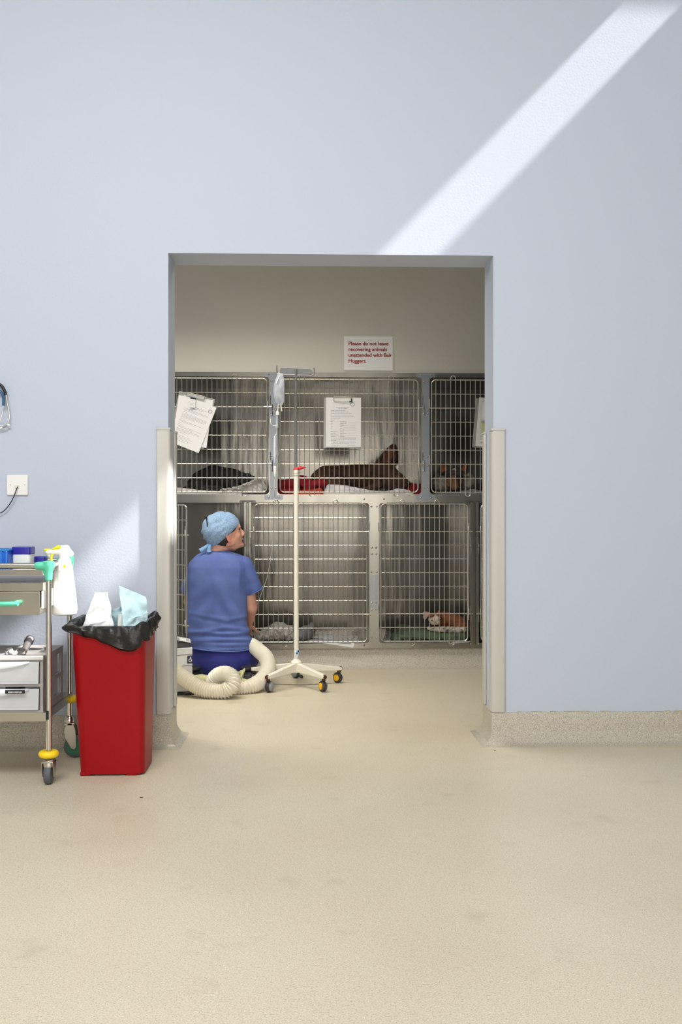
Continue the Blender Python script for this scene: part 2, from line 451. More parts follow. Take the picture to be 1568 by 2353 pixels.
def latch_keeper(root, x, zc):
    bm = B()
    box2(bm, (x-0.008, YK-0.006, zc-0.055), (x+0.008, YK, zc+0.075))
    tube(bm, [(x-0.006, YK-0.012, zc+0.02), (x-0.006, YK-0.012, zc+0.07)], 0.003, 6)
    tube(bm, [(x+0.006, YK-0.012, zc-0.05), (x+0.006, YK-0.012, zc+0.02)], 0.003, 6)
    k = obj('latch_keeper', bm, steel_plate, root)
    bolt(k, x, zc-0.045); bolt(k, x, zc+0.0)

def post_plates(label, xc, z0, z1, w, special, cross=True):
    """grey joining plate over a post, with domed bolts and hinge plates"""
    bm = B()
    box2(bm, (xc-w/2, YK-0.003, z0), (xc+w/2, YK, z1))
    if cross:
        for z in (z0, z1-0.028): box2(bm, (xc-w/2-0.035, YK-0.0028, z), (xc+w/2+0.035, YK, z+0.028))
    p = obj('joining_plate', bm, steel_plate, None, smooth=False)
    tag(p, label, 'metal plate', 'grey joining plates between the kennels'); bm = p
    for z in (z0+0.07, z1-0.055):
        bolt(bm, xc-0.012, z); bolt(bm, xc+0.012, z)
    for z in (z0+0.013, z1-0.013):
        bolt(bm, xc-w/2-0.008, z); bolt(bm, xc+w/2+0.010, z)
    for z in special:
        for dz in (-0.012, -0.036 if z > special[0] else 0.045):
            bolt(bm, xc-0.012, z+dz, r=0.0065); bolt(bm, xc+0.012, z+dz, r=0.0065)

G_K = 'stainless steel kennels in two rows'
# ---- upper left
xA0, xA1 = kx(629-349), kx(619)
kA = thing('kennel', 'upper steel kennel at left with tilted clipboard and black dog inside', 'kennel', (kx(500), YK, ZMID), G_K)
face_frame(kA, kx(260), kx(629), ZMID, zk_top, kx(285), kx(619), ZU0, ZU1)
liner(kA, kx(283), kx(621), ZU0-0.004, ZU1+0.002)
door(kA, kx(290), kx(613.5), kz(1131), kz(870.5), kx(407.1)-WIRE*10, 8, (kx(536), kx(340)), (kx(561), kx(360)), hinge=None, latch='right')
bm = B(); text_mesh(bm, 'SHOR-LINE', (kx(443), YK-0.0006, kz(861.5)), 0.010); obj('stamped_text', bm, mat('stamp_grey', (120, 116, 106), 0.5, 0.5), kA, smooth=False)
# ---- upper middle
kB = thing('kennel', 'upper steel kennel in the middle holding the brown dog', 'kennel', (kx(803), YK, ZMID), G_K)
face_frame(kB, kx(629), kx(978.5), ZMID, zk_top, kx(638), kx(968.5), ZU0, ZU1)
liner(kB, kx(636), kx(970.5), ZU0-0.004, ZU1+0.002)
door(kB, kx(644.3), kx(961), kz(1131), kz(872), kx(654.2), 8, (kx(694), kx(889)), (kx(716), kx(910)), hinge='left', latch='right')
sp = (kz(1065), kz(937))
post_plates('grey bolted steel joining plate left of the middle upper kennel', kx(629), ZMID, zk_top, kx(637)-kx(621), sp)
post_plates('grey bolted steel joining plate right of the middle upper kennel', kx(978.5), ZMID, zk_top, kx(987)-kx(970), sp)
latch_keeper(kB, kx(973.5), sp[0]); latch_keeper(kB, kx(973.5), sp[1]); latch_keeper(kA, kx(624), sp[0]); latch_keeper(kA, kx(624), sp[1])
# ---- upper right
kC = thing('kennel', 'upper steel kennel at right holding the pale grey and tan dog', 'kennel', (kx(1150), YK, ZMID), G_K)
face_frame(kC, kx(978.5), kx(1340), ZMID, zk_top, kx(988), kx(1325), ZU0, ZU1)
liner(kC, kx(986), kx(1327), ZU0-0.004, ZU1+0.002)
door(kC, kx(992), kx(1318), kz(1131), kz(872), kx(1001.7), 8, (kx(1041), kx(1250)), (kx(1064), kx(1270)), hinge='left')
# ---- lower left: double kennel, removable mullion, left door swung open
kD = thing('kennel', 'lower left double steel kennel, left door swung open, grey fleece inside', 'kennel', (kx(570), YK, kz(1490)), G_K)
face_frame(kD, kx(185), kx(860), kz(1490.5), ZMID, kx(205), kx(849), ZD0, ZD1)
liner(kD, kx(203), kx(566), ZD0-0.004, ZD1+0.002)
liner(kD, kx(570), kx(851), ZD0-0.004, ZD1+0.002)
def mullion(root, u0, u1):
    bm = B()
    a0, a1, b0, b1 = kx(u0), kx(u0+(u1-u0)*0.40), kx(u0+(u1-u0)*0.62), kx(u1)
    box2(bm, (a0, YK-0.012, ZD0-0.012), (a1, YK+0.01, ZD1+0.004)); box2(bm, (b0, YK-0.012, ZD0-0.012), (b1, YK+0.01, ZD1+0.004))
    box2(bm, (a1, YK-0.002, ZD0-0.012), (b0, YK+0.01, ZD1+0.004))
    mu = obj('mullion', bm, steel, root, smooth=False, bevel=0.002)
    bm = B(); c = (a0+b1)/2; zc = ZD1+0.006
    lathe_pts = [(x, YK-0.010, z) for x, z in rrect(c, zc, (b1-a0)*2.1, 0.017, 0.008, 4)]
    prism(bm, lathe_pts, (0, 0.008, 0))
    for s in (-1, 1): box2(bm, (c+s*0.028-0.016, YK-0.012, zc-0.004), (c+s*0.028+0.016, YK-0.010, zc+0.004))
    pl = obj('mullion_plate', bm, mat('plate_grey', (110, 107, 100), 0.4, 0.9), mu)
    bm = B(); text_mesh(bm, 'Shor  -  Line', (c-0.034, YK-0.0132, zc-0.004), 0.0135, bold=0.0003)
    obj('plate_text', bm, dark_metal, mu, smooth=False)
    for x in (a0+0.004, b1-0.004): bolt(mu, x, ZD0-0.006, YK-0.013)
    for z in (kz(1411), kz(1254)):
        for x in (a0+0.004, b1-0.004):
            bm = B(); tube(bm, [(x, YK-0.018, z-0.05), (x, YK-0.018, z-0.01)], 0.0028, 6); tube(bm, [(x-0.002, YK-0.020, z+0.004), (x-0.004, YK-0.020, z+0.05)], 0.0028, 6)
            lathe(bm, [(0.006, -0.008), (0.006, 0.008)], (x, YK-0.018, z+0.002), (0, 0, 1), 8)
            obj('latch_keeper', bm, bolt_m, mu)
mullion(kD, 560.5, 578.5)
door(kD, kx(585.3), kx(843.6), kz(1475), kz(1158), kx(594), 10, (kx(634), kx(771)), (kx(656), kx(793)), hinge='right', latch='left')
# open door: turned about its hinge at the left
hx = px(430, 1176, 5.56).x; wD = 0.90; hinge_x = hx-math.sqrt(wD**2-(YK-5.56)**2)
ang = math.asin(min(0.999, (YK-5.56)/wD))
M4 = Matrix.Translation((hinge_x, YK, 0)) @ Matrix.Rotation(-ang, 4, 'Z') @ Matrix.Translation((-hinge_x, -YK, 0))
door(kD, hinge_x, hinge_x+wD, kz(1473), kz(1162), hinge_x+0.012, 10, (hinge_x+0.1, hinge_x+wD-0.12), (hinge_x+0.12,), latch='right', M4=M4)
# ---- lower right double kennel
kF = thing('kennel', 'lower right double steel kennel with ginger cat on green blanket', 'kennel', (kx(1080), YK, kz(1490)), G_K)
face_frame(kF, kx(860), kx(1340), kz(1490.5), ZMID, kx(871), kx(1325), ZD0, ZD1)
liner(kF, kx(869), kx(1088), ZD0-0.004, ZD1+0.002); liner(kF, kx(1092), kx(1327), ZD0-0.004, ZD1+0.002)
mullion(kF, 1080.5, 1100.5)
door(kF, kx(875.5), kx(1075), kz(1474), kz(1158), kx(885), 10, (kx(924), kx(1004)), (kx(947), kx(1027)), hinge='left', latch='right')
door(kF, kx(1105.8), kx(1315), kz(1474), kz(1158), kx(1116), 10, (kx(1150),), (kx(1170),), hinge='right', latch='left')
sp2 = (kz(1380.5), kz(1254))
bm = B(); box2(bm, (kx(850), YK-0.003, kz(1478)), (kx(870), YK, kz(1155)))
box2(bm, (kx(832), YK-0.006, kz(1156)), (kx(888), YK, kz(1141)))
pp = obj('joining_plate', bm, steel, None, smooth=False)
tag(pp, 'brownish steel joining plate between the two lower double kennels', 'metal plate', 'grey joining plates between the kennels')
for z in (kz(1164), kz(1315), kz(1466)): bolt(pp, kx(854), z); bolt(pp, kx(866), z)
for u in (837, 883): bolt(pp, kx(u), kz(1147), YK-0.007)
for u in (837, 882): bolt(pp, kx(u), kz(1483))
for z in sp2:
    for dz in (-0.012, -0.055 if z == sp2[0] else -0.052): bolt(pp, kx(855), z+dz, r=0.0065); bolt(pp, kx(865), z+dz, r=0.0065)
bm = B()
for u in (855, 865): box2(bm, (kx(u-3.5), YK-0.005, kz(1402)), (kx(u+3.5), YK-0.003, kz(1322)))
obj('hinge_strap', bm, steel_plate, pp, smooth=False)

# ================================================================ PAPERS
paper = mat('white_paper', (232, 231, 230), 0.65)
ink = mat('grey_ink', (152, 152, 160), 0.7)
ink_dark = mat('navy_ink', (52, 56, 84), 0.6)
ink_red = mat('dark_red_ink', (150, 40, 44), 0.6)
clear = mat('clear_clipboard_plastic', (175, 174, 170), 0.25, alpha=0.75, coat=0.3)
black = mat('black_plastic', (22, 22, 24), 0.4)
# sign on the back wall
s0, s1 = px(791, 852, YK), px(903, 773, YK)
bm = B(); box2(bm, (s0.x, YK+0.004, s0.z+0.003), (s1.x, YK+0.0085, s1.z))
sg = obj('paper_notice', bm, paper, None, smooth=False)
tag(sg, 'white paper notice with dark red lettering on wall above kennels', 'sign')
bm = B()
for i, s in enumerate(('Please do not leave', 'recovering animals', 'unattended with Bair', 'Huggers.')):
    p = px(801, 793+i*13.35, YK+0.0035)
    text_mesh(bm, s, (p.x, YK+0.0032, p.z), 0.0318, bold=0.0009)
tx = obj('lettering', bm, ink_red, sg, smooth=False); 

def sheet_pts(TL, down, w, h, Y):
    """quad corners in world metres: TL pixel, rotation angle (deg, clockwise lean), A4 size w x h"""
    p = px(TL[0], TL[1], Y); a = math.radians(down)
    X = Vector((math.cos(a), 0, -math.sin(a))); Z = Vector((math.sin(a), 0, math.cos(a)))
    return p, X, Z
def flat(bm, p, X, Z, x0, z0, x1, z1, y0, y1):
    pts = [p+X*x0+Z*z0, p+X*x1+Z*z0, p+X*x1+Z*z1, p+X*x0+Z*z1]
    prism(bm, [(q.x, y0, q.z) for q in pts], (0, y1-y0, 0))
def dashes(bm, p, X, Z, x, z, length, y, h=0.0016):
    q = x
    while q < x+length-0.002:
        l = random.uniform(0.006, 0.018); l = min(l, x+length-q)
        flat(bm, p, X, Z, q, z, q+l, z+h, y-0.0003, y); q += l+0.0022
def ring(bm, p, X, Z, x, z, r, y):
    c = p+X*x+Z*z
    torus(bm, (c.x, y, c.z), r, 0.0012, (0, 1, 0), 24, 6)
# tilted clipboard, upper left
Y1 = YK-0.020
cb = thing('clipboard', 'tilted clipboard with printed letters on the upper left kennel door', 'clipboard', px(450, 912, Y1), 'clipboards hung on the kennel doors')
p, X, Z = sheet_pts((412, 898), 13, 0, 0, Y1)
bm = B(); flat(bm, p, X, Z, 0, -0.315, 0.225, 0, Y1+0.004, Y1+0.007); obj('board', bm, clear, cb, smooth=False, bevel=0.004)
p, X, Z = sheet_pts((411, 908), 8, 0, 0, Y1)
bm = B(); flat(bm, p, X, Z, 0, -0.297, 0.212, 0, Y1+0.001, Y1+0.003); obj('back_sheet', bm, paper, cb, smooth=False)
p, X, Z = sheet_pts((424.5, 908), 21.5, 0, 0, Y1)
bm = B(); flat(bm, p, X, Z, 0, -0.299, 0.210, 0.0, Y1-0.006, Y1-0.001); fs = obj('front_sheet', bm, paper, cb, smooth=False)
bm = B(); yy = Y1-0.0062
for z, x, l in ((-0.048, 0.075, 0.09), (-0.056, 0.085, 0.06)): dashes(bm, p, X, Z, x, z, l, yy, 0.0022)
z = -0.072
for n_, l in ((3, .16), (1, .03), (5, .16), (1, .03), (2, .16), (1, .02), (1, .035), (2, .16), (3, .15), (1, .07)):
    for k in range(n_):
        dashes(bm, p, X, Z, 0.028, z, l*(0.6 if (k == n_-1 and n_ > 1) else 1)*random.uniform(.93, 1), yy); z -= 0.0066
    z -= 0.003
for k in range(5): dashes(bm, p, X, Z, 0.03+0.02*(k % 2), z-k*0.008-0.006, 0.10, yy, 0.0012)
obj('print', bm, ink, fs, smooth=False)
bm = B(); ring(bm, p, X, Z, 0.183, -0.037, 0.0105, yy); obj('round_stamp', bm, ink_dark, fs)
bm = B(); p, X, Z = sheet_pts((430.5, 902), 13.5, 0, 0, Y1)
def loopline(pts, r=0.0024):
    tube(bm, [(p+X*a+Z*b).xz[:1]+(yv,)+(p+X*a+Z*b).xz[1:] for a, b, yv in pts], r, 6)
def PW(a, b, y): q = p+X*a+Z*b; return (q.x, y, q.z)
tube(bm, [PW(0, -0.022, Y1-0.012), PW(0, 0, Y1-0.012), PW(0.112, 0, Y1-0.012), PW(0.112, -0.022, Y1-0.012)], 0.0028, 6)
box2(bm, PW(0.002, -0.018, Y1-0.011), PW(0.11, -0.004, Y1-0.007)) if False else flat(bm, p, X, Z, 0.003, -0.020, 0.109, -0.004, Y1-0.012, Y1-0.008)
obj('clip', bm, chrome, cb)
bm = B(); flat(bm, p, X, Z, 0.028, -0.032, 0.062, -0.022, Y1-0.016, Y1-0.006); obj('peg', bm, black, cb, smooth=False, bevel=0.002)
p, X, Z = sheet_pts((438, 918.5), 4, 0, 0, Y1)
bm = B(); flat(bm, p, X, Z, 0, -0.048, 0.033, 0.002, Y1-0.020, Y1-0.018); tg = obj('paper_tag', bm, paper, cb, smooth=False)
bm = B()
for k in range(5): dashes(bm, p, X, Z, 0.004, -0.008-k*0.008, 0.024, Y1-0.0202, 0.0012)
obj('print', bm, ink, tg, smooth=False)
# middle clipboard
cb = thing('clipboard', 'straight clipboard with a filled in form on the middle upper kennel', 'clipboard', px(788, 914, Y1), 'clipboards hung on the kennel doors')
p, X, Z = sheet_pts((744.5, 914), 0.4, 0, 0, Y1)
bm = B(); flat(bm, p, X, Z, 0, -0.309, 0.228, 0, Y1+0.003, Y1+0.006); obj('board', bm, clear, cb, smooth=False, bevel=0.004)
p, X, Z = sheet_pts((750, 913.3), 0.2, 0, 0, Y1)
bm = B(); flat(bm, p, X, Z, 0, -0.304, 0.215, 0, Y1-0.003, Y1+0.002); fs = obj('form_sheet', bm, paper, cb, smooth=False)
bm = B(); yy = Y1-0.0032
dashes(bm, p, X, Z, 0.062, -0.062, 0.078, yy, 0.0026); dashes(bm, p, X, Z, 0.076, -0.069, 0.052, yy, 0.0022)
for k in range(6): dashes(bm, p, X, Z, 0.028, -0.081-k*0.0095, (.09, .11, .13, .14, .14, .06)[k], yy, 0.002)
for k in range(11):
    z = -0.140-k*0.0102
    dashes(bm, p, X, Z, 0.028, z, (0.026, .012, .014, .008, .014, .008, .012, .046, .03, .05, .03)[k], yy, 0.0022)
    if k: dashes(bm, p, X, Z, 0.086, z, random.uniform(.012, .04), yy, 0.002)
    if k: flat(bm, p, X, Z, 0.086, z-0.002, 0.19, z-0.0015, yy-0.0002, yy)
for k in range(4): dashes(bm, p, X, Z, 0.032, -0.251-k*0.0052, .15 if k < 3 else .03, yy, 0.0016)
for k in range(3): dashes(bm, p, X, Z, 0.032, -0.275-k*0.0052, .15 if k < 2 else .11, yy, 0.0016)
dashes(bm, p, X, Z, 0.032, -0.296, .05, yy, 0.002); dashes(bm, p, X, Z, 0.13, -0.296, .05, yy, 0.002)
obj('print', bm, ink, fs, smooth=False)
bm = B(); ring(bm, p, X, Z, 0.162, -0.042, 0.0115, yy); obj('round_stamp', bm, ink_dark, fs)
bm = B()
tube(bm, [PW(0.046, 0.0, Y1-0.008), PW(0.046, -0.022, Y1-0.010), PW(0.08, -0.026, Y1-0.010), PW(0.10, -0.028, Y1-0.010), PW(0.12, -0.026, Y1-0.010), PW(0.155, -0.022, Y1-0.010), PW(0.155, 0.002, Y1-0.008)], 0.0022, 6)
tube(bm, [PW(0.046, 0.003, Y1-0.007), PW(0.155, 0.003, Y1-0.007)], 0.003, 6)
obj('clip', bm, chrome, cb)
bm = B(); flat(bm, p, X, Z, 0.152, -0.026, 0.160, -0.008, Y1-0.014, Y1-0.008); flat(bm, p, X, Z, 0.142, -0.028, 0.160, -0.022, Y1-0.014, Y1-0.008)
obj('pen_clip', bm, black, cb, smooth=False)
# right clipboard, mostly behind the door jamb
cb = thing('clipboard', 'clipboard with curled sheets, partly hidden by the right door jamb', 'clipboard', px(1110, 914, Y1), 'clipboards hung on the kennel doors')
p, X, Z = sheet_pts((1094.5, 914.5), 4.5, 0, 0, Y1)
bm = B(); flat(bm, p, X, Z, 0, -0.306, 0.225, 0, Y1+0.003, Y1+0.006); obj('board', bm, clear, cb, smooth=False, bevel=0.004)
p, X, Z = sheet_pts((1102, 913), 4.7, 0, 0, Y1)
bm = B(); flat(bm, p, X, Z, 0, -0.302, 0.212, 0, Y1-0.003, Y1+0.002); fs = obj('form_sheet', bm, paper, cb, smooth=False)
bm = B()
for k in range(30): dashes(bm, p, X, Z, 0.022, -0.032-k*0.0088, 0.16, Y1-0.0032, 0.0016)
obj('print', bm, ink, fs, smooth=False)
bm = B(); box2(bm, PW(0.028, -0.215, Y1-0.011), PW(0.10, -0.152, Y1-0.007)); obj('sticky_note', bm, mat('pale_yellow_paper', (214, 216, 158), 0.6), cb, smooth=False)
bm = B(); vs = []
for i in range(9):
    t = i/8; x = 0.020+0.075*t; yv = Y1-0.008-0.022*math.sin(PI*t)
    vs.append([bm.verts.new(PW(x, -0.15+0.02*t, yv)), bm.verts.new(PW(x, -0.02, yv))])
for a, b in zip(vs, vs[1:]): bm.faces.new((a[0], b[0], b[1], a[1]))
cs = obj('curled_sheet', bm, paper, cb); cs.modifiers.new('s', 'SOLIDIFY').thickness = 0.001
bm = B(); flat(bm, p, X, Z, 0.038, -0.018, 0.060, -0.006, Y1-0.02, Y1-0.006); obj('peg', bm, black, cb, smooth=False)
# ================================================================ PERSON
YP = 5.78
def P(u, v, Y=YP): return px(u, v, Y)
skin = mat('skin', (214, 160, 138), 0.5, noise_amt=0.25, noise_scale=25, col2=(204, 140, 118))
scrub = mat('blue_scrub_cotton', (94, 113, 172), 0.85, noise_amt=0.6, noise_scale=7, col2=(76, 94, 158), bump=0.0006, bump_scale=160)
scrub_dark = mat('navy_scrub_cotton', (50, 56, 140), 0.85, noise_amt=0.3, noise_scale=9, col2=(42, 46, 120), bump=0.0006, bump_scale=140)
cap_m = mat('spotted_cap_cloth', (146, 174, 204), 0.8, noise_amt=0.6, noise_scale=135, col2=(104, 134, 170), thr=(0.48, 0.60), bump=0.002, bump_scale=30)
hair_m = mat('dark_brown_hair', (42, 30, 24), 0.6, bump=0.001, bump_scale=200)

HC = P(518, 1224, 5.80)
yaw, tilt = math.radians(14), math.radians(9)
hf = Vector((math.cos(yaw)*math.cos(tilt), math.sin(yaw)*math.cos(tilt), math.sin(tilt)))
hl = Vector((0, 0, 1)).cross(hf).normalized()      # towards the person's left (away from the camera)
hu = hf.cross(hl).normalized()
HR = Matrix((hf, hl, hu)).transposed()
def hp(a, b, c): return HC+hf*a+hl*b+hu*c
def he(bm, a, b, c, r, tiltdeg=0):
    R = HR @ Matrix.Rotation(math.radians(tiltdeg), 3, 'Y')
    ellipsoid(bm, hp(a, b, c), r, R, 28, 18)
pt = thing('person', 'person kneeling in blue scrubs and surgical cap, looking right', 'person', (P(513, 1560, 5.8).x, 5.8, 0))
bm = B()
he(bm, -0.006, 0, 0.014, (0.094, 0.074, 0.098))
he(bm, 0.032, 0, -0.030, (0.060, 0.056, 0.082))
he(bm, 0.066, 0, 0.030, (0.026, 0.052, 0.034))
he(bm, 0.056, 0, -0.083, (0.032, 0.034, 0.020))
he(bm, 0.082, 0, -0.087, (0.014, 0.018, 0.014))
he(bm, 0.084, 0, -0.050, (0.012, 0.024, 0.010))       # upper lip
he(bm, 0.081, 0, -0.066, (0.011, 0.021, 0.008))       # lower lip
capsule(bm, hp(0.084, 0, 0.008), hp(0.104, 0, -0.020), 0.009, 0.0115)   # nose
he(bm, 0.096, 0.011, -0.030, (0.011, 0.008, 0.008)); he(bm, 0.096, -0.011, -0.030, (0.011, 0.008, 0.008))
for s in (-1, 1):
    he(bm, 0.052, s*0.036, -0.026, (0.030, 0.020, 0.026))        # cheek
    he(bm, 0.010, s*0.046, -0.052, (0.038, 0.016, 0.030))        # jaw
    he(bm, 0.076, s*0.028, 0.021, (0.014, 0.022, 0.009))         # brow
# neck, torso, arms (one continuous surface)
NB = P(497, 1272, 5.80)
capsule(bm, hp(-0.022, 0, -0.045), NB, 0.054, 0.060)
SHR, SHL = P(560, 1302, 5.80), P(456, 1306, 5.84)
capsule(bm, NB+Vector((0, 0, -0.02)), SHR+Vector((-0.03, 0, -0.01)), 0.055, 0.040); capsule(bm, NB+Vector((0, 0, -0.02)), SHL+Vector((0.03, 0, -0.01)), 0.055, 0.040)
ellipsoid(bm, P(505, 1340, 5.80), (0.160, 0.100, 0.150)); ellipsoid(bm, P(505, 1420, 5.80), (0.135, 0.082, 0.13)); ellipsoid(bm, P(512, 1505, 5.80), (0.150, 0.105, 0.09))
ELR = P(578, 1395, 5.83); WRR = P(570, 1440, 6.02)
capsule(bm, SHR, ELR, 0.043, 0.035); capsule(bm, ELR, WRR, 0.037, 0.025)
ELL = P(436, 1382, 5.98); WRL = P(462, 1430, 6.16)
capsule(bm, SHL, ELL, 0.043, 0.035); capsule(bm, ELL, WRL, 0.037, 0.025)
def hand(bm, wr, fwd, down, side):
    """palm, four fingers of different lengths with bent knuckles, thumb from the side of the palm"""
    fwd = Vector(fwd).normalized(); sd = fwd.cross(Vector(down)).normalized()*side; dn = sd.cross(fwd).normalized()
    if dn.dot(Vector(down)) < 0: dn = -dn
    for k in range(4):
        o = (k-1.5)*0.019
        capsule(bm, wr+fwd*0.01+sd*o*0.6, wr+fwd*0.085+sd*o, 0.014, 0.0115, 10)
        L = (0.040, 0.046, 0.043, 0.033)[k]
        a = wr+fwd*0.088+sd*o; b = a+fwd*L*0.9+dn*L*0.35; c = b+fwd*L*0.35+dn*L*0.65; d = c+dn*L*0.45-fwd*L*0.02
        capsule(bm, a, b, 0.0092, 0.0086, 10); capsule(bm, b, c, 0.0086, 0.0080, 10); capsule(bm, c, d, 0.0080, 0.0070, 10)
    a = wr+fwd*0.025-sd*0.026; b = a+fwd*0.035-sd*0.028+dn*0.012; c = b+fwd*0.034-sd*0.006+dn*0.012
    capsule(bm, a, b, 0.013, 0.0105, 10); capsule(bm, b, c, 0.0105, 0.0085, 10)
hand(bm, WRR, (-0.15, 1, -0.25), (0, -0.2, -1), 1); hand(bm, WRL, (0.2, 1, -0.25), (0, -0.2, -1), -1)
body_me = remeshed(bm, 0.0042, 5)
body = obj_me('body', body_me, skin, pt)
# eyes, brows, lips, ears
white_eye = mat('eye_white', (230, 228, 224), 0.3)
for s in (-1, 1):
    bm = B(); ellipsoid(bm, hp(0.070, s*0.030, 0.005), (0.0105, 0.010, 0.0085)); ey = obj('eye', bm, white_eye, body)
    bm = B(); ellipsoid(bm, hp(0.0785, s*0.0345, 0.005), (0.0035, 0.0055, 0.0052)); obj('iris', bm, hair_m, ey)
    bm = B(); tube(bm, spline([hp(0.082, s*0.012, 0.026), hp(0.082, s*0.03, 0.031), hp(0.070, s*0.047, 0.025)], 5), 0.0026, 6); obj('eyebrow', bm, hair_m, body)
    bm = B(); tube(bm, spline([hp(0.084, s*0.019, 0.010), hp(0.084, s*0.031, 0.014), hp(0.074, s*0.043, 0.008)], 5), 0.0018, 6); obj('eyelash', bm, hair_m, body)
lipm = mat('lips', (182, 104, 98), 0.45)
bm = B(); he(bm, 0.0895, 0, -0.0550, (0.0065, 0.020, 0.0038)); he(bm, 0.0865, 0, -0.0635, (0.0065, 0.017, 0.0040)); obj_me('lips', remeshed(bm, 0.0015, 2), lipm, body)
skin_ear = mat('ear_skin', (224, 146, 130), 0.5)
for s in (-1, 1):
    bm = B()
    pts = [hp(0.010-0.017*math.sin(a)-0.10*(0.031*math.cos(a)), s*(0.070+0.014*math.sin(a)), -0.026+0.030*math.cos(a)) for a in [math.radians(k) for k in (-60, -20, 20, 60, 100, 140, 175)]]
    tube(bm, spline(pts, 4), 0.0055, 8)
    he(bm, 0.004, s*0.069, -0.024, (0.014, 0.006, 0.024)); he(bm, 0.010, s*0.069, -0.050, (0.008, 0.006, 0.010))
    obj_me('ear', remeshed(bm, 0.002, 2), skin_ear, body)
# hair under the cap and in front of the ear
bm = B(); he(bm, -0.020, 0, -0.020, (0.080, 0.070, 0.078)); he(bm, -0.052, 0, -0.062, (0.030, 0.045, 0.026))
bmesh.ops.bisect_plane(bm, geom=bm.verts[:]+bm.edges[:]+bm.faces[:], plane_co=hp(0.0, 0, -0.006), plane_no=(hf*0.93-hu*0.35), clear_outer=False)
hr_ = obj('hair', bm, hair_m, pt)
for s in (-1, 1):
    bm = B(); tube(bm, spline([hp(0.010, s*0.070, 0.010), hp(0.024, s*0.068, 0.002), hp(0.040, s*0.062, 0.010), hp(0.052, s*0.056, 0.020)], 5), 0.006, 8); obj('sideburn', bm, hair_m, hr_)
# surgical cap: puffy shell cut along the headband line
bm = B()
ellipsoid(bm, hp(-0.014, 0, 0.020), (0.107, 0.089, 0.104), HR, 48, 32)
def capf(v):
    d = v-hp(-0.014, 0, 0.022); a, b_, c = d.dot(hf), d.dot(hl), d.dot(hu)
    k = 0.006*noise.noise(v*14)+0.003*noise.noise(v*40)
    if a < 0: k += 0.007*max(0, -a/0.1)
    k += 0.0035*math.sin((c-a*0.75)*150+4*noise.noise(v*12))*(1 if a < 0.04 else 0.35)
    if a > 0.06: k *= 0.4
    return v+d.normalized()*k
for v in bm.verts: v.co = capf(v.co)
co = (hp(0.088, 0, 0.044)+hp(-0.075, 0, -0.064))/2
line = (hp(0.088, 0, 0.044)-hp(-0.075, 0, -0.064)).normalized()
nrm = hl.cross(line).normalized()
if nrm.dot(hu) > 0: nrm = -nrm
bmesh.ops.bisect_plane(bm, geom=bm.verts[:]+bm.edges[:]+bm.faces[:], plane_co=co, plane_no=nrm, clear_outer=True)
for v in bm.verts:                                # gather the rim onto the head
    dist = -(v.co-co).dot(nrm)
    if dist < 0.02:
        d = v.co-co; axis_pt = co+line*d.dot(line)
        v.co = v.co+(axis_pt-v.co)*0.10*(1-dist/0.02)
cap = obj('surgical_cap', bm, cap_m, pt)
md = cap.modifiers.new('s', 'SOLIDIFY'); md.thickness = 0.0025; md.offset = 1
bm = B()      # headband fold
ring_pts = []
for k in range(40):
    a = 2*PI*k/40; q = co+line*(0.100*math.cos(a))+hl*(0.079*math.sin(a))-nrm*0.010
    ring_pts.append(q)
tube(bm, ring_pts, 0.005, 6, closed=True); obj('headband', bm, mat('cap_band_cloth', (118, 158, 206), 0.8, bump=0.001, bump_scale=60), cap)
tie_m = mat('cap_tie_cloth', (126, 164, 210), 0.75, bump=0.001, bump_scale=60)
def ribbon(name, pts, w0, w1, m, parent, th=0.0025, nrm=(0, -1, 0)):
    P_ = spline(pts, 5); bm = B(); prev = None
    for i, p in enumerate(P_):
        t = i/(len(P_)-1); d = (P_[min(i+1, len(P_)-1)]-P_[max(i-1, 0)]).normalized(); s = d.cross(Vector(nrm)).normalized(); ww = w0+(w1-w0)*t
        row = [bm.verts.new(p+s*ww*(j-1)/2*1.0+Vector(nrm)*0.004*(1 if j == 1 else 0)) for j in range(3)]
        if prev:
            for j in range(2): bm.faces.new((prev[j], prev[j+1], row[j+1], row[j]))
        prev = row
    o = obj(name, bm, m, parent); mm = o.modifiers.new('s', 'SOLIDIFY'); mm.thickness = th; return o
ribbon('cap_tie', [P(484, 1247, 5.76), P(477, 1255, 5.745), P(468, 1262, 5.74), P(461, 1267, 5.74)], 0.012, 0.034, tie_m, cap)
ribbon('cap_tie', [P(485, 1247, 5.76), P(483, 1256, 5.74), P(481, 1263, 5.735), P(481, 1269, 5.73)], 0.014, 0.028, tie_m, cap)
bm = B(); ellipsoid(bm, P(486, 1247, 5.765), (0.014, 0.012, 0.013)); obj('cap_knot', bm, tie_m, cap)
bm = B(); a, b = P(477.5, 1211, 5.725), P(474.5, 1189.5, 5.715); d = (b-a)
tube(bm, [a, b], 0.0042, 10); pen = obj('pen', bm, mat('grey_pen_barrel', (70, 70, 74), 0.3), None)
tag(pen, 'dark pen tucked into the back of the blue surgical cap', 'pen')
bm = B(); tube(bm, [a+d*0.8, b+d*0.08], 0.0052, 10); tube(bm, [b-d*0.05+Vector((-0.004, -0.002, 0)), b+Vector((-0.011, -0.002, 0.004))], 0.0022, 6); obj('pen_cap', bm, black, pen)

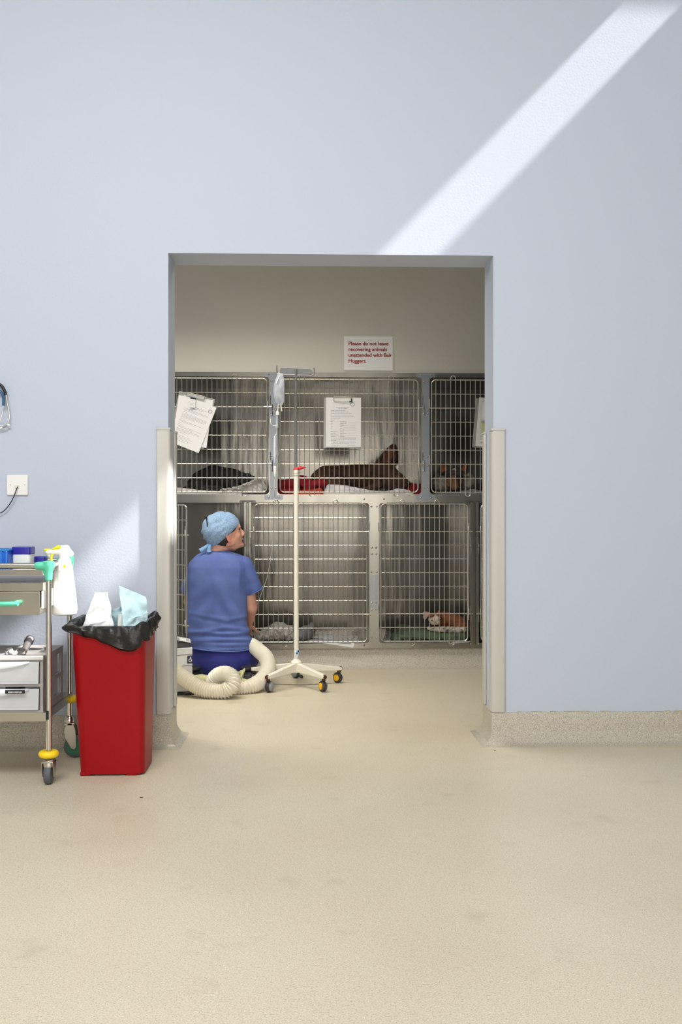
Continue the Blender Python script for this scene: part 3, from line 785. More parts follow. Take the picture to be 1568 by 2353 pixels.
# scrub top: lofted from measured outlines, then folds
bm = B()
SL = [(1262, 482, 522, .050), (1268, 468, 536, .062), (1276, 452, 556, .078), (1287, 441, 568, .092), (1302, 434, 572, .104), (1330, 432, 571, .112), (1360, 431, 569, .114), (1395, 430, 568, .112),
      (1425, 429, 569, .112), (1445, 429, 572, .116), (1462, 433, 576, .126), (1478, 439, 580, .136), (1488, 441, 581, .140)]
rows = []; NSEG = 40
for v, ul, ur, dp in SL:
    a, b = P(ul, v, 5.80), P(ur, v, 5.80); c = (a+b)/2; rx = (b.x-a.x)/2
    rows.append([bm.verts.new((c.x+rx*math.copysign(abs(math.cos(t))**0.85, math.cos(t)), 5.80+dp*math.copysign(abs(math.sin(t))**0.9, math.sin(t)), c.z)) for t in [2*PI*k/NSEG for k in range(NSEG)]])
for a, b in zip(rows, rows[1:]):
    for k in range(NSEG): bm.faces.new((a[k], a[(k+1) % NSEG], b[(k+1) % NSEG], b[k]))
bm.faces.new(rows[0][::-1]); bm.faces.new(rows[-1])
# sleeves
capsule(bm, P(560, 1299, 5.80), P(573, 1330, 5.80), 0.056, 0.052)
lathe(bm, [(0.050, 0), (0.053, 0.05), (0.050, 0.105)], P(568, 1322, 5.80), P(586, 1360, 5.815)-P(568, 1322, 5.80), 24)
capsule(bm, P(452, 1303, 5.84), P(449, 1330, 5.88), 0.052, 0.052)
lathe(bm, [(0.050, 0), (0.054, 0.05), (0.052, 0.13)], P(449, 1322, 5.87), P(432, 1360, 5.95)-P(449, 1322, 5.87), 24)
def gs(x, m, s): return math.exp(-((x-m)/s)**2)
def shirt_fold(co, n):
    xx = (co.x-P(505, 1300).x); z = co.z
    d = 0.0
    wz = P(505, 1452).z                                  # waist folds sweep round and droop
    for (zz, amp, sl, w) in ((0.000, .010, .10, .009), (-0.030, .008, -.06, .008), (0.036, .007, -.20, .009), (-0.058, .006, .04, .007), (0.075, .005, .32, .010)):
        c = wz+zz+sl*abs(xx-0.05)*0.7-0.25*xx*xx
        d += amp*0.9*gs(z, c, w*1.25)-amp*0.6*gs(z, c-0.019, w*1.2)
    d *= 0.45+0.55*gs(xx, 0.08, 0.14)
    d += 0.006*noise.noise(Vector((co.x*5, co.y*3, co.z*7)))+0.003*noise.noise(co*18)
    d += 0.006*gs(xx, 0.115, 0.012)*gs(z, P(0, 1330).z, 0.07)
    # long diagonal creases on the right of the back
    d += 0.004*math.sin((xx*0.8+z*0.6)*70)*gs(xx, 0.10, 0.06)*gs(z, P(0, 1400).z, 0.08)
    d -= 0.006*gs((co-P(566, 1345, 5.72)).length, 0, 0.03)
    d += 0.0055*math.sin((z*1.0+xx*1.4)*38+3*noise.noise(co*4))*gs(xx, 0.06, 0.07)*gs(z, P(0, 1375).z, 0.10)
    d += 0.004*math.sin((z*1.0-xx*1.2)*42)*gs(xx, -0.08, 0.06)*gs(z, P(0, 1400).z, 0.09)
    return d
sm = remeshed(bm, 0.0060, 6, shirt_fold)
top = obj_me('scrub_top', sm, scrub, pt)
# sleeve and neck trims
def hoop(c, axis, r, tr, name, m, par, sy=1.0):
    bm = B(); torus(bm, c, r, tr, axis, 36, 6); return obj(name, bm, m, par)
ax = (P(586, 1360, 5.815)-P(568, 1322, 5.80)).normalized()
hoop(P(568, 1322, 5.80)+ax*0.104, ax, 0.0495, 0.0035, 'sleeve_hem', scrub, top)
bm = B(); hemz = P(0, 1486).z; a, b = P(441, 1488, 5.80), P(581, 1488, 5.80); cx = (a.x+b.x)/2; rx = (b.x-a.x)/2
tube(bm, [(cx+(rx+0.001)*math.copysign(abs(math.cos(t))**0.85, math.cos(t)), 5.80+0.1405*math.copysign(abs(math.sin(t))**0.9, math.sin(t)), a.z+0.006*math.sin(2*t+0.6)) for t in [2*PI*k/60 for k in range(60)]], 0.0040, 6, closed=True)
obj('hem', bm, scrub, top)
# trousers: seat resting on the heels, thighs forward, shins folded back
bm = B()
SL2 = [(1482, 466, 560, .090), (1489, 447, 577, .122), (1496, 443, 585, .136), (1512, 442, 587, .142), (1528, 443, 584, .140), (1542, 452, 572, .125), (1552, 466, 552, .10)]
rows = []
for v, ul, ur, dp in SL2:
    a, b = P(ul, v, 5.80), P(ur, v, 5.80); c = (a+b)/2; rx = (b.x-a.x)/2
    rows.append([bm.verts.new((c.x+rx*math.cos(t), 5.80+dp*math.sin(t), c.z)) for t in [2*PI*k/NSEG for k in range(NSEG)]])
for a, b in zip(rows, rows[1:]):
    for k in range(NSEG): bm.faces.new((a[k], a[(k+1) % NSEG], b[(k+1) % NSEG], b[k]))
bm.faces.new(rows[0][::-1]); bm.faces.new(rows[-1])
HX = P(513, 1500, 5.80).x
for s in (-1, 1):
    kn = Vector((HX+s*0.13, 6.085, 0.075)); hipp = Vector((HX+s*0.10, 5.83, 0.16)); an = Vector((HX+s*0.135, 5.74, 0.052))
    capsule(bm, hipp, kn, 0.088, 0.066); capsule(bm, kn, an, 0.062, 0.046)
def tr_fold(co, n): return 0.005*noise.noise(co*9)+0.003*math.sin(co.x*70+co.z*25)*noise.noise(co*5)
obj_me('trousers', remeshed(bm, 0.006, 6, tr_fold), scrub_dark, pt)
shoe_m = mat('dark_grey_clog', (52, 54, 60), 0.5); sole_m = mat('dark_rubber_sole', (34, 35, 40), 0.6)
for s in (-1, 1):
    bm = B(); ax_, az = HX+s*0.150, 0.045
    capsule(bm, (ax_, 5.74, 0.052), (ax_+s*0.008, 5.63, 0.038), 0.044, 0.036); ellipsoid(bm, (ax_, 5.70, 0.045), (0.046, 0.07, 0.04))
    sh = obj_me('shoe', remeshed(bm, 0.004, 3), shoe_m, pt)
    bm = B()
    prism(bm, [(ax_+0.040*math.cos(t)*(1.0 if math.sin(t) < 0 else 0.85), 5.675+0.085*math.sin(t), 0.078) for t in [2*PI*k/20 for k in range(20)]], (0, 0, 0.012)); obj('sole', bm, sole_m, sh, bevel=0.003)

# yellow-green towel under the knees
towel = mat('yellow_green_towel', (206, 204, 156), 0.9, noise_amt=0.6, noise_scale=14, col2=(150, 146, 86), bump=0.003, bump_scale=70)
def cloth(name, corners, m, label=None, cat=None, group=None, n=28, amp=0.01, freq=14, th=0.003, seed=0, fold=0.0, parent=None):
    """crumpled sheet hung between four world corners"""
    a, b, c, d = [Vector(q) for q in corners]; bm = B(); rows = []
    nn = ((b-a).cross(d-a)).normalized()
    for i in range(n+1):
        row = []
        for j in range(n+1):
            s, t = j/n, i/n
            p = (a*(1-s)+b*s)*(1-t)+(d*(1-s)+c*s)*t
            k = amp*(noise.noise(p*freq+Vector((seed*7.1, 0, 0)))+0.5*noise.noise(p*freq*2.3+Vector((seed*3.3, 5, 0))))
            k += fold*math.sin((s*1.3+t*0.5)*9+seed)
            e = amp*0.6*noise.noise(p*freq*1.5+Vector((0, seed*2.0, 9)))
            row.append(bm.verts.new(p+nn*k+(b-a).normalized()*e*0.6))
        rows.append(row)
    for i in range(n):
        for j in range(n): bm.faces.new((rows[i][j], rows[i][j+1], rows[i+1][j+1], rows[i+1][j]))
    o = obj(name, bm, m, parent); md = o.modifiers.new('s', 'SOLIDIFY'); md.thickness = th
    if label: tag(o, label, cat, group)
    return o
bm = B()
ellipsoid(bm, (P(500, 1560, 5.6).x, 5.62, 0.020), (0.19, 0.10, 0.018)); ellipsoid(bm, (P(462, 1555, 5.56).x, 5.57, 0.030), (0.09, 0.06, 0.030))
capsule(bm, P(555, 1556, 5.50), P(563, 1537, 5.50), 0.012, 0.006); capsule(bm, P(547, 1570, 5.48), P(563, 1539, 5.49), 0.012, 0.006); capsule(bm, P(535, 1552, 5.52), P(560, 1541, 5.50), 0.012, 0.006)
tw = obj_me('towel', remeshed(bm, 0.006, 3, lambda c, n: 0.006*noise.noise(c*24)), towel, None)
tag(tw, 'crumpled yellow green towel on the floor beneath the kneeling person', 'towel')

# ================================================================ WARMING UNIT AND HOSE
unit_m = mat('white_unit_plastic', (226, 226, 222), 0.4); dark_panel = mat('charcoal_panel', (48, 50, 50), 0.5)
uc = px(443, 1588, 5.33); ang_u = math.radians(22)
Uw = Vector((-math.cos(ang_u), -math.sin(ang_u)*1.0, 0)); Ud = Vector((-math.sin(ang_u), math.cos(ang_u), 0))
wu = thing('warming_unit', 'white boxy warm air unit with charcoal top, behind the left door jamb', 'medical device', (uc.x-0.1, 5.33, 0))
U0 = Vector((uc.x, 5.33, 0)); z1 = px(443, 1487, 5.33).z
def ub(bm, a0, a1, d0, d1, z0_, z1_):
    q = [U0+Uw*a+Ud*d for a, d in ((a0, d0), (a1, d0), (a1, d1), (a0, d1))]; prism(bm, [(p.x, p.y, z0_) for p in q], (0, 0, z1_-z0_))
bm = B(); ub(bm, 0, 0.30, 0, 0.26, 0.012, z1); ubd = obj('housing', bm, unit_m, wu, smooth=False, bevel=0.006)
bm = B()
for vv in (1504, 1529): zz = px(443, vv, 5.33).z; ub(bm, -0.001, 0.301, -0.001, 0.03, zz, zz+0.002)
obj('groove', bm, dark_panel, ubd, smooth=False)
bm = B(); ztop = px(443, 1472, 5.33).z
A = [U0+Uw*0.006+Vector((0, 0, z1)), U0+Uw*0.294+Vector((0, 0, z1)), U0+Uw*0.294+Ud*0.02+Vector((0, 0, z1+0.11)), U0+Uw*0.006+Ud*0.02+Vector((0, 0, ztop+0.005))]
prism(bm, A, Ud*0.22); pn = obj('control_panel', bm, dark_panel, wu, smooth=False, bevel=0.004)
bm = B(); o_ = -Ud*0.003
def pan(s, t): return (A[0]*(1-s)+A[1]*s)*(1-t)+(A[3]*(1-s)+A[2]*s)*t
prism(bm, [pan(0.01, 0.55)+o_, pan(0.6, 0.80)+o_, pan(0.6, 1.02)+o_, pan(0.01, 1.04)+o_], Ud*0.004); lb = obj('label_strip', bm, unit_m, pn, smooth=False)
bm = B()
for k, (s0_, s1_) in enumerate(((0.03, 0.05), (0.055, 0.07), (0.075, 0.09), (0.22, 0.24), (0.245, 0.255), (0.26, 0.28))):
    prism(bm, [pan(s0_, 0.70)+o_*1.2, pan(s1_, 0.71)+o_*1.2, pan(s1_, 0.92)+o_*1.2, pan(s0_, 0.92)+o_*1.2], o_*0.1)
obj('print', bm, ink, lb, smooth=False)
bm = B(); za, zb = px(443, 1524, 5.33).z, px(443, 1506, 5.33).z
q = [U0+Uw*a-Ud*0.001+Vector((0, 0, z_)) for a, z_ in ((0.002, za), (0.030, za), (0.030, zb), (0.002, zb))]; prism(bm, q, -Ud*0.001)
lg = obj('emblem', bm, ink_dark, ubd, smooth=False)
bm = B(); c = U0+Uw*0.014-Ud*0.003+Vector((0, 0, (za+zb)/2-0.004)); torus(bm, c, 0.0075, 0.0022, Ud, 20, 6)
tube(bm, [c+Vector((0, 0, 0.008)), c+Vector((0.002, 0, 0.018))], 0.003, 6); obj('emblem_mark', bm, paper, lg)
bm = B(); tube(bm, spline([(uc.x-0.25, 5.20, 0.010), px(412, 1597, 5.28)*1.0, px(430, 1596, 5.27), px(450, 1592, 5.30), px(463, 1589, 5.33), px(452, 1584, 5.37), px(440, 1588, 5.42)], 6), 0.0085, 8)
cbl = obj('power_cable', bm, black, None)
for v in cbl.data.vertices: v.co.z = max(v.co.z, 0.0015)
tag(cbl, 'black power cable on the floor beneath the white warm air unit', 'cable')

hose_m = mat('cream_corrugated_hose', (226, 220, 202), 0.45)
pts = [px(388, 1530, 5.30), px(412, 1549, 5.26), px(438, 1568, 5.22), px(468, 1584, 5.19), px(496, 1589, 5.175), px(517, 1588, 5.17), px(533, 1577, 5.17), px(536, 1561, 5.19), px(524, 1550, 5.22), px(506, 1550, 5.25),
       px(493, 1561, 5.275), px(495, 1575, 5.30), px(514, 1584, 5.32), px(545, 1584, 5.31), px(578, 1577, 5.33), px(604, 1560, 5.40), px(616, 1536, 5.50), px(612, 1512, 5.60), px(596, 1496, 5.70), px(584, 1486, 5.78), px(574, 1482, 5.92), px(570, 1488, 6.12)]
sp_ = spline(pts, 60)
# resample evenly so that the ribs have one spacing
L = [0.0]
for a, b in zip(sp_, sp_[1:]): L.append(L[-1]+(b-a).length)
step = 0.0016; ev = []; j = 0; s = 0.0
while s < L[-1]:
    while L[j+1] < s: j += 1
    t = (s-L[j])/max(L[j+1]-L[j], 1e-9); ev.append(sp_[j].lerp(sp_[j+1], t)); s += step
bm = B(); tube(bm, ev, lambda i: 0.0380+0.0050*math.cos(2*PI*i*step/0.0128), 20)
hz = obj('corrugated_hose', bm, hose_m, None)
for v in hz.data.vertices: v.co.z = max(v.co.z, 0.001)
tag(hz, 'cream corrugated warm air hose looped on the floor by the kneeling person', 'hose')
# ================================================================ TROLLEY
tube_m = mat('stainless_tube', (196, 190, 180), 0.22, 1.0)
sheet_m = mat('stainless_sheet', (202, 196, 184), 0.24, 1.0, noise_amt=0.3, noise_scale=4, col2=(170, 164, 150), bump=0.001, bump_scale=6)
green_p = mat('mint_green_plastic', (92, 196, 160), 0.4)
yellow_p = mat('yellow_bumper', (244, 208, 20), 0.45)
grey_rub = mat('grey_rubber', (84, 88, 92), 0.6)
YF, YR = 3.57, 3.955
xf = px(112, 1500, YF).x; xr = px(160, 1500, YR).x; XTL = -1.60
tr = thing('trolley', 'stainless steel instrument trolley with mint green corners and yellow bumpers', 'trolley', (-1.2, 3.75, 0))
ztop = px(112, 1300, YF).z
def zf(v): return px(110, v, YF).z
for (x, y, cy) in ((xf, YF, 0), (xr, YR, 0), (XTL, YF, 0), (XTL, YR, 0)):
    bm = B(); zb = 0.115 if y == YF else 0.150
    tube(bm, [(x, y, zb), (x, y, zf(1330))], 0.0105, 16); lg = obj('leg', bm, tube_m, tr)
    bz = zf(1732) if y == YF else px(160, 1606, YR).z
    bm = B(); torus(bm, (x, y, bz), 0.0205, 0.0155, (0, 0, 1), 28, 12, 0.85); obj('bumper', bm, yellow_p, lg)
    # castor: fork and wheel
    if y == YF:
        fork_r, wr, wy = 0.016, 0.034, y
        bm = B()
        lathe(bm, [(0.018, 0.088), (0.021, 0.080), (0.021, 0.062)], (x, y, 0), (0, 0, 1), 16)
        for s in (-1, 1): prism(bm, [(x+s*0.018, y-0.024, 0.082), (x+s*0.018, y+0.024, 0.082), (x+s*0.018, y+0.012, 0.026), (x+s*0.018, y-0.008, 0.026)], (s*0.003, 0, 0))
        prism(bm, [(x-0.021, y-0.024, 0.078), (x+0.021, y-0.024, 0.078), (x+0.021, y+0.024, 0.078), (x-0.021, y+0.024, 0.078)], (0, 0, 0.006))
        ck = obj('castor_fork', bm, tube_m, lg, bevel=0.001)
        bm = B(); lathe(bm, [(0.024, -0.0135), (0.032, -0.0115), (0.0355, -0.006), (0.0355, 0.006), (0.032, 0.0115), (0.024, 0.0135)], (x, y+0.002, 0.0357), (1, 0, 0), 28); obj('castor_wheel', bm, grey_rub, lg)
    else:
        bm = B(); lathe(bm, [(0.015, 0.165), (0.022, 0.155), (0.022, 0.135), (0.019, 0.13)], (x, y, 0), (0, 0, 1), 16)
        for s in (-1, 1): prism(bm, [(x+0.006+0.022*math.cos(t), y+s*0.019, 0.105+0.033*math.sin(t)) for t in [PI*k/8 for k in range(9)]]+[(x-0.012, y+s*0.019, 0.080), (x+0.010, y+s*0.019, 0.040), (x+0.022, y+s*0.019, 0.034), (x+0.030, y+s*0.019, 0.044), (x+0.030, y+s*0.019, 0.08)], (0, s*0.003, 0))
        prism(bm, [(x-0.016, y-0.022, 0.130), (x+0.022, y-0.022, 0.130), (x+0.022, y+0.022, 0.130), (x-0.016, y+0.022, 0.130)], (0, 0, 0.008))
        obj('castor_fork', bm, tube_m, lg, bevel=0.001)
        bm = B(); lathe(bm, [(0.026, -0.014), (0.040, -0.010), (0.0435, -0.004), (0.0435, 0.004), (0.040, 0.010), (0.026, 0.014)], (x+0.022, y, 0.044), (0, 1, 0), 32); wh = obj('castor_wheel', bm, grey_rub, lg)
        bm = B(); lathe(bm, [(0.001, -0.0155), (0.031, -0.0150), (0.031, 0.0150), (0.001, 0.0155)], (x+0.022, y, 0.044), (0, 1, 0), 28); obj('wheel_disc', bm, mat('dark_green_plastic', (40, 104, 76), 0.45), wh)
# top rails
for a, b in (((XTL, YF, ztop), (xf, YF, ztop)), ((xf, YF, ztop), (xr, YR, ztop)), ((XTL, YR, ztop), (xr, YR, ztop)), ((XTL, YF, ztop), (XTL, YR, ztop))):
    bm = B(); tube(bm, [a, b], 0.0105, 16); obj('top_rail', bm, tube_m, tr)
bm = B()     # upper tray basin
box2(bm, (XTL+0.01, YF-0.004, zf(1322)), (xf-0.020, YF, zf(1308)-0.001)); box2(bm, (XTL+0.01, YF, zf(1322)), (xf-0.02, YR, zf(1322)+0.002))
box2(bm, (xf-0.024, YF, zf(1322)), (xf-0.020, YR, zf(1306))); box2(bm, (XTL+0.01, YR, zf(1322)), (xf-0.02, YR+0.003, zf(1306)))
obj('top_tray', bm, sheet_m, tr, smooth=False, bevel=0.002)
for x, y in ((xf, YF), (xr, YR), (XTL, YF), (XTL, YR)):
    s = 1 if x > -1.2 else -1; e = -1 if y == YF else 1
    bm = B(); capsule(bm, (x-s*0.040, y, ztop), (x, y, ztop), 0.014, 0.016); capsule(bm, (x, y, ztop), (x, y-e*0.045, ztop), 0.0165, 0.014)
    lathe(bm, [(0.0125, 0), (0.0145, 0.03), (0.019, 0.055), (0.018, 0.07)], (x, y, zf(1334)), (0, 0, 1), 16)
    prism(bm, [(x-s*0.034, y-0.004, ztop-0.008), (x, y-0.004, ztop-0.008), (x, y-0.004, ztop-0.055), (x-s*0.012, y-0.004, ztop-0.035)], (0, 0.008, 0))
    obj_me('corner_joint', remeshed(bm, 0.003, 3), green_p, tr)
# drawer housing and drawer
bm = B(); x1 = px(100, 1340, YF-0.004).x
box2(bm, (XTL+0.012, YF-0.012, zf(1357)), (x1, YF-0.010, zf(1338))); box2(bm, (XTL+0.012, YF-0.012, zf(1340)), (x1, YR-0.02, zf(1338)))
box2(bm, (x1-0.002, YF-0.012, zf(1357)), (x1, YR-0.02, zf(1338))); box2(bm, (XTL+0.012, YR-0.022, zf(1357)), (x1, YR-0.02, zf(1338)))
obj('drawer_housing', bm, sheet_m, tr, smooth=False, bevel=0.0015)
bm = B(); x2 = px(92.5, 1380, YF-0.014).x
box2(bm, (XTL+0.02, YF-0.018, zf(1412)), (x2, YF-0.013, zf(1358.5))); box2(bm, (XTL+0.02, YF-0.013, zf(1411)), (x2-0.004, YR-0.05, zf(1409)))
box2(bm, (x2-0.006, YF-0.013, zf(1411)), (x2-0.004, YR-0.05, zf(1362))); box2(bm, (XTL+0.02, YR-0.05, zf(1411)), (x2-0.004, YR-0.048, zf(1362)))
dr = obj('drawer', bm, sheet_m, tr, smooth=False, bevel=0.0015)
bm = B(); za, zb = zf(1392), zf(1378); xh = px(44.5, 1385, YF-0.02).x
tube(bm, spline([(XTL+0.20, YF-0.020, (za+zb)/2), (XTL+0.20, YF-0.040, (za+zb)/2), (XTL+0.23, YF-0.046, (za+zb)/2), (xh-0.03, YF-0.046, (za+zb)/2), (xh-0.007, YF-0.040, (za+zb)/2+0.002), (xh-0.008, YF-0.018, (za+zb)/2+0.002)], 6), 0.0085, 10)
obj('drawer_handle', bm, green_p, dr)
bm = B(); box2(bm, (x2+0.002, YF-0.008, zf(1398)), (x2+0.012, YF+0.16, zf(1357))); obj('drawer_runner', bm, mat('white_runner', (226, 228, 226), 0.4), tr, smooth=False, bevel=0.002)
# lower shelf
bm = B(); zs = zf(1635); x3 = px(106.5, 1640, YF-0.006).x
box2(bm, (XTL+0.01, YF-0.014, zf(1656)), (x3, YF-0.011, zs)); box2(bm, (XTL+0.01, YF-0.014, zs-0.003), (x3, YR-0.005, zs)); box2(bm, (x3-0.003, YF-0.011, zf(1656)), (x3, YR-0.005, zs)); box2(bm, (XTL+0.01, YR-0.008, zf(1656)), (x3, YR-0.005, zs))
obj('lower_shelf', bm, sheet_m, tr, smooth=False, bevel=0.0015)
bm = B(); box2(bm, (x3, YF-0.012, zf(1652)), (x3+0.010, YF+0.012, zs+0.004)); obj('shelf_clamp', bm, black, tr, smooth=False)

# plastic drawer tower on the lower shelf
gry = mat('warm_grey_plastic', (152, 148, 144), 0.45); frost = mat('frosted_clear_plastic', (226, 228, 230), 0.35, alpha=0.55, coat=0.2)
x4 = px(99, 1520, 3.556).x; x0 = x4-0.36; y0, y1 = 3.556, 3.85; zt = px(90, 1508, 3.556).z; zb_ = zs
dt = thing('drawer_unit', 'grey plastic drawer unit with two clear drawers on the lower trolley shelf', 'drawers', ((x0+x4)/2, 3.7, zb_))
bm = B(); t = 0.012
box2(bm, (x0, y0, zt-0.016), (x4, y1, zt)); box2(bm, (x0, y0, zb_), (x4, y1, zb_+0.008))
zmid = px(90, 1574, y0).z
box2(bm, (x0, y0, zmid-0.006), (x4, y0+0.02, zmid+0.004)); box2(bm, (x0, y1-0.01, zmid-0.006), (x4, y1, zmid+0.004))
for xx in (x0, x4-t):
    for yy in (y0, y1-0.03): box2(bm, (xx+0.0012, yy+0.0012, zb_+0.001), (xx+t-0.0012, yy+0.0288, zt-0.001))
    box2(bm, (xx+0.0003, y0+0.0009, zmid-0.010), (xx+t-0.0003, y1-0.0009, zmid+0.006)); box2(bm, (xx+0.0006, y0+0.0006, zb_+0.0004), (xx+t-0.0006, y1-0.0006, zb_+0.022)); box2(bm, (xx+0.0006, y0+0.0006, zt-0.022), (xx+t-0.0006, y1-0.0006, zt-0.0004))
    box2(bm, (xx+0.002, (y0+y1)/2-0.02, zb_), (xx+t-0.002, (y0+y1)/2+0.02, zt))
obj('frame', bm, gry, dt, smooth=False)
bm = B(); box2(bm, (x0-0.002, y0-0.008, zt-0.014), (x4+0.001, y0+0.002, zt+0.003)); obj('front_lip', bm, mat('pale_grey_plastic', (196, 194, 190), 0.4), dt, bevel=0.004)
for k, (za, zb) in enumerate(((zmid+0.005, zt-0.018), (zb_+0.010, zmid-0.012))):
    bm = B(); xa, xb = x0+t+0.002, x4-t-0.004; w_ = 0.0025
    prism(bm, [(xa, y0-0.006, za), (xb, y0-0.006, za), (xb+0.004, y0-0.010, zb), (xa-0.004, y0-0.010, zb)], (0, w_, 0))
    box2(bm, (xa, y0-0.004, za), (xb, y1-0.03, za+w_)); box2(bm, (xa, y0-0.004, za), (xa+w_, y1-0.03, zb-0.008)); box2(bm, (xb-w_, y0-0.004, za), (xb, y1-0.03, zb-0.008)); box2(bm, (xa, y1-0.03, za), (xb, y1-0.03+w_, zb-0.008))
    d = obj('drawer', bm, frost, dt, smooth=False)
    bm = B(); cx = x4-0.185      # curved pull lip
    pts = [(cx+0.14*s_, y0-0.020+0.004*abs(s_), zb-0.004-0.022*(1-s_*s_)) for s_ in [i/8-1 for i in range(17)]]
    pts2 = [(p[0], p[1]+0.006, zb) for p in pts]
    vs1 = [bm.verts.new(p) for p in pts]; vs2 = [bm.verts.new(p) for p in pts2]
    for i in range(16): bm.faces.new((vs1[i], vs1[i+1], vs2[i+1], vs2[i]))
    pl = obj('pull_lip', bm, frost, d); pl.modifiers.new('s', 'SOLIDIFY').thickness = 0.002
    if k == 1:
        bm = B(); la, lb_ = px(12, 1594, y0-0.024), px(57, 1587, y0-0.024); box2(bm, (la.x, y0-0.0250, la.z), (lb_.x, y0-0.0225, lb_.z+0.002))
        ll = obj('drawer_label', bm, black, d, smooth=False)
        bm = B(); p = px(18, 1592, y0-0.0256); text_mesh(bm, 'GREEN NEEDLES', (p.x, y0-0.0256, p.z), 0.0066, bold=0.0001); obj('lettering', bm, paper, ll, smooth=False)
def simple_box(name, x0_, x1_, y0_, y1_, z0_, z1_, m, label, cat, group=None, bevel=0.002):
    bm = B(); box2(bm, (x0_, y0_, z0_), (x1_, y1_, z1_)); o = obj(name, bm, m, None, smooth=False, bevel=bevel); return tag(o, label, cat, group)
a = px(0, 1560, 3.60); b = px(38, 1545, 3.60)
card = mat('cream_card', (236, 226, 206), 0.6)
simple_box('carton', b.x-0.075, b.x, 3.59, 3.66, zmid+0.009, b.z, card, 'cream carton in the upper clear drawer behind the frosted front', 'box', 'packs inside the clear drawers')
a = px(42, 1560, 3.62); b = px(86, 1536, 3.62)
simple_box('carton', a.x, b.x, 3.61, 3.74, zmid+0.009, b.z, mat('pale_yellow_card', (240, 230, 190), 0.6), 'pale yellow carton in the upper clear drawer at its right end', 'box', 'packs inside the clear drawers')
bm = B()
a = px(38, 1572, 3.588); box2(bm, (a.x-0.003, 3.585, zmid+0.009), (a.x+0.002, 3.588, zmid+0.05)); bm.free()
a, b = px(12, 1585, 3.62), px(44, 1579, 3.62)
simple_box('pouch', a.x, b.x, 3.62, 3.70, zb_+0.015, a.z+0.01, mat('dark_slate_pouch', (62, 62, 78), 0.5), 'dark slate pouch standing in the lower clear drawer', 'pouch')

# handset lying on the drawer tower (grey battery handle with a round head)
hs_m = mat('grey_handle_metal', (152, 146, 144), 0.3, 0.7); dk = mat('dark_handle_rubber', (50, 46, 50), 0.4)
h = thing('otoscope', 'grey otoscope handle lying on top of the plastic drawer unit', 'medical instrument', px(58, 1500, 3.62))
bm = B(); a, b = px(54.5, 1501, 3.585), px(62, 1482, 3.64); capsule(bm, a, b, 0.0085, 0.0135); obj('handle', bm, hs_m, h)
bm = B(); lathe(bm, [(0.001, -0.004), (0.0045, -0.0035), (0.0050, 0)], px(55.5, 1499.5, 3.575), (b-a), 12); obj('handle_end', bm, chrome, h)
bm = B(); c = px(67, 1472, 3.70); lathe(bm, [(0.012, -0.016), (0.0165, -0.012), (0.0175, 0.0), (0.0165, 0.012), (0.012, 0.016)], c, (0.4, -0.6, 0.5), 20); capsule(bm, b, c, 0.012, 0.013); hd = obj_me('head', remeshed(bm, 0.002, 2), dk, h)
bm = B(); tube(bm, [c+Vector((-0.012, -0.012, 0.013)), c+Vector((0.0, -0.017, 0.0)), c+Vector((0.013, -0.012, -0.007))], 0.0016, 6); obj('clip_band', bm, chrome, hd)
bm = B(); tube(bm, spline([px(52, 1492, 3.66), px(44, 1492, 3.67), px(38, 1495, 3.66), px(32, 1499, 3.63)], 5), 0.0035, 8); obj('speculum_arm', bm, hs_m, h)
wp = mat('white_plastic', (240, 240, 238), 0.4)
def lay(name, pts, y, th, m, label, cat, group=None):
    """flat thing lying on the tower top, outline in photo pixels projected on the top plane"""
    zt_ = zt+0.0005; bm = B(); poly = []
    for u, v in pts:
        q = px(u, v, 1.0); t = (zt_-H0)/(q.z-H0); poly.append((q.x*t, q.y*t, zt_))
    prism(bm, poly, (0, 0, th)); o = obj(name, bm, m, None, smooth=False, bevel=0.001); return tag(o, label, cat, group)
lay('clamp', [(15, 1493), (28, 1491), (31, 1499), (42, 1499), (41, 1502), (30, 1503), (24, 1505), (20, 1500)], 0, 0.006, wp, 'small white plastic clamp lying on the drawer unit beside the otoscope', 'clamp')
lay('tube_connector', [(1, 1501), (8, 1497), (20, 1498), (10, 1506), (0, 1507)], 0, 0.007, mat('grey_connector', (120, 118, 122), 0.4), 'short grey connector at the left front of the drawer unit top', 'connector')

# things on the trolley top
blue_p = mat('bright_blue_plastic', (22, 96, 206), 0.35); navy_p = mat('royal_blue_cap_plastic', (36, 34, 150), 0.35)
bt = thing('storage_bin', 'bright blue open plastic bin at the left end of the trolley top', 'storage bin', px(5, 1290, 3.65))
zb0 = zf(1322)+0.003; a, b = px(-45, 1262, 3.64), px(23, 1262, 3.64)
bm = B(); w_ = 0.003
for q in (((a.x, 3.62, zb0), (b.x, 3.78, zb0+w_)), ((a.x, 3.775, zb0), (b.x, 3.778, a.z)), ((a.x, 3.62, zb0), (a.x+w_, 3.778, a.z)), ((b.x-w_, 3.62, zb0), (b.x, 3.778, a.z)), ((a.x, 3.617, zb0), (b.x, 3.62, a.z-0.004))): box2(bm, *q)
obj('bin_body', bm, blue_p, bt, smooth=False)
bm = B()
for q in (((a.x-0.004, 3.772, a.z-0.004), (b.x+0.004, 3.782, a.z)), ((b.x-0.006, 3.614, a.z-0.004), (b.x+0.003, 3.782, a.z)), ((a.x-0.004, 3.612, a.z-0.004), (b.x, 3.622, a.z))): box2(bm, *q)
for u in (2, 14): q = px(u, 1280, 3.61); box2(bm, (q.x-0.0015, 3.612, zb0), (q.x+0.0015, 3.617, a.z-0.002))
obj('bin_rim', bm, mat('light_blue_plastic', (70, 160, 230), 0.35), bt, smooth=False)
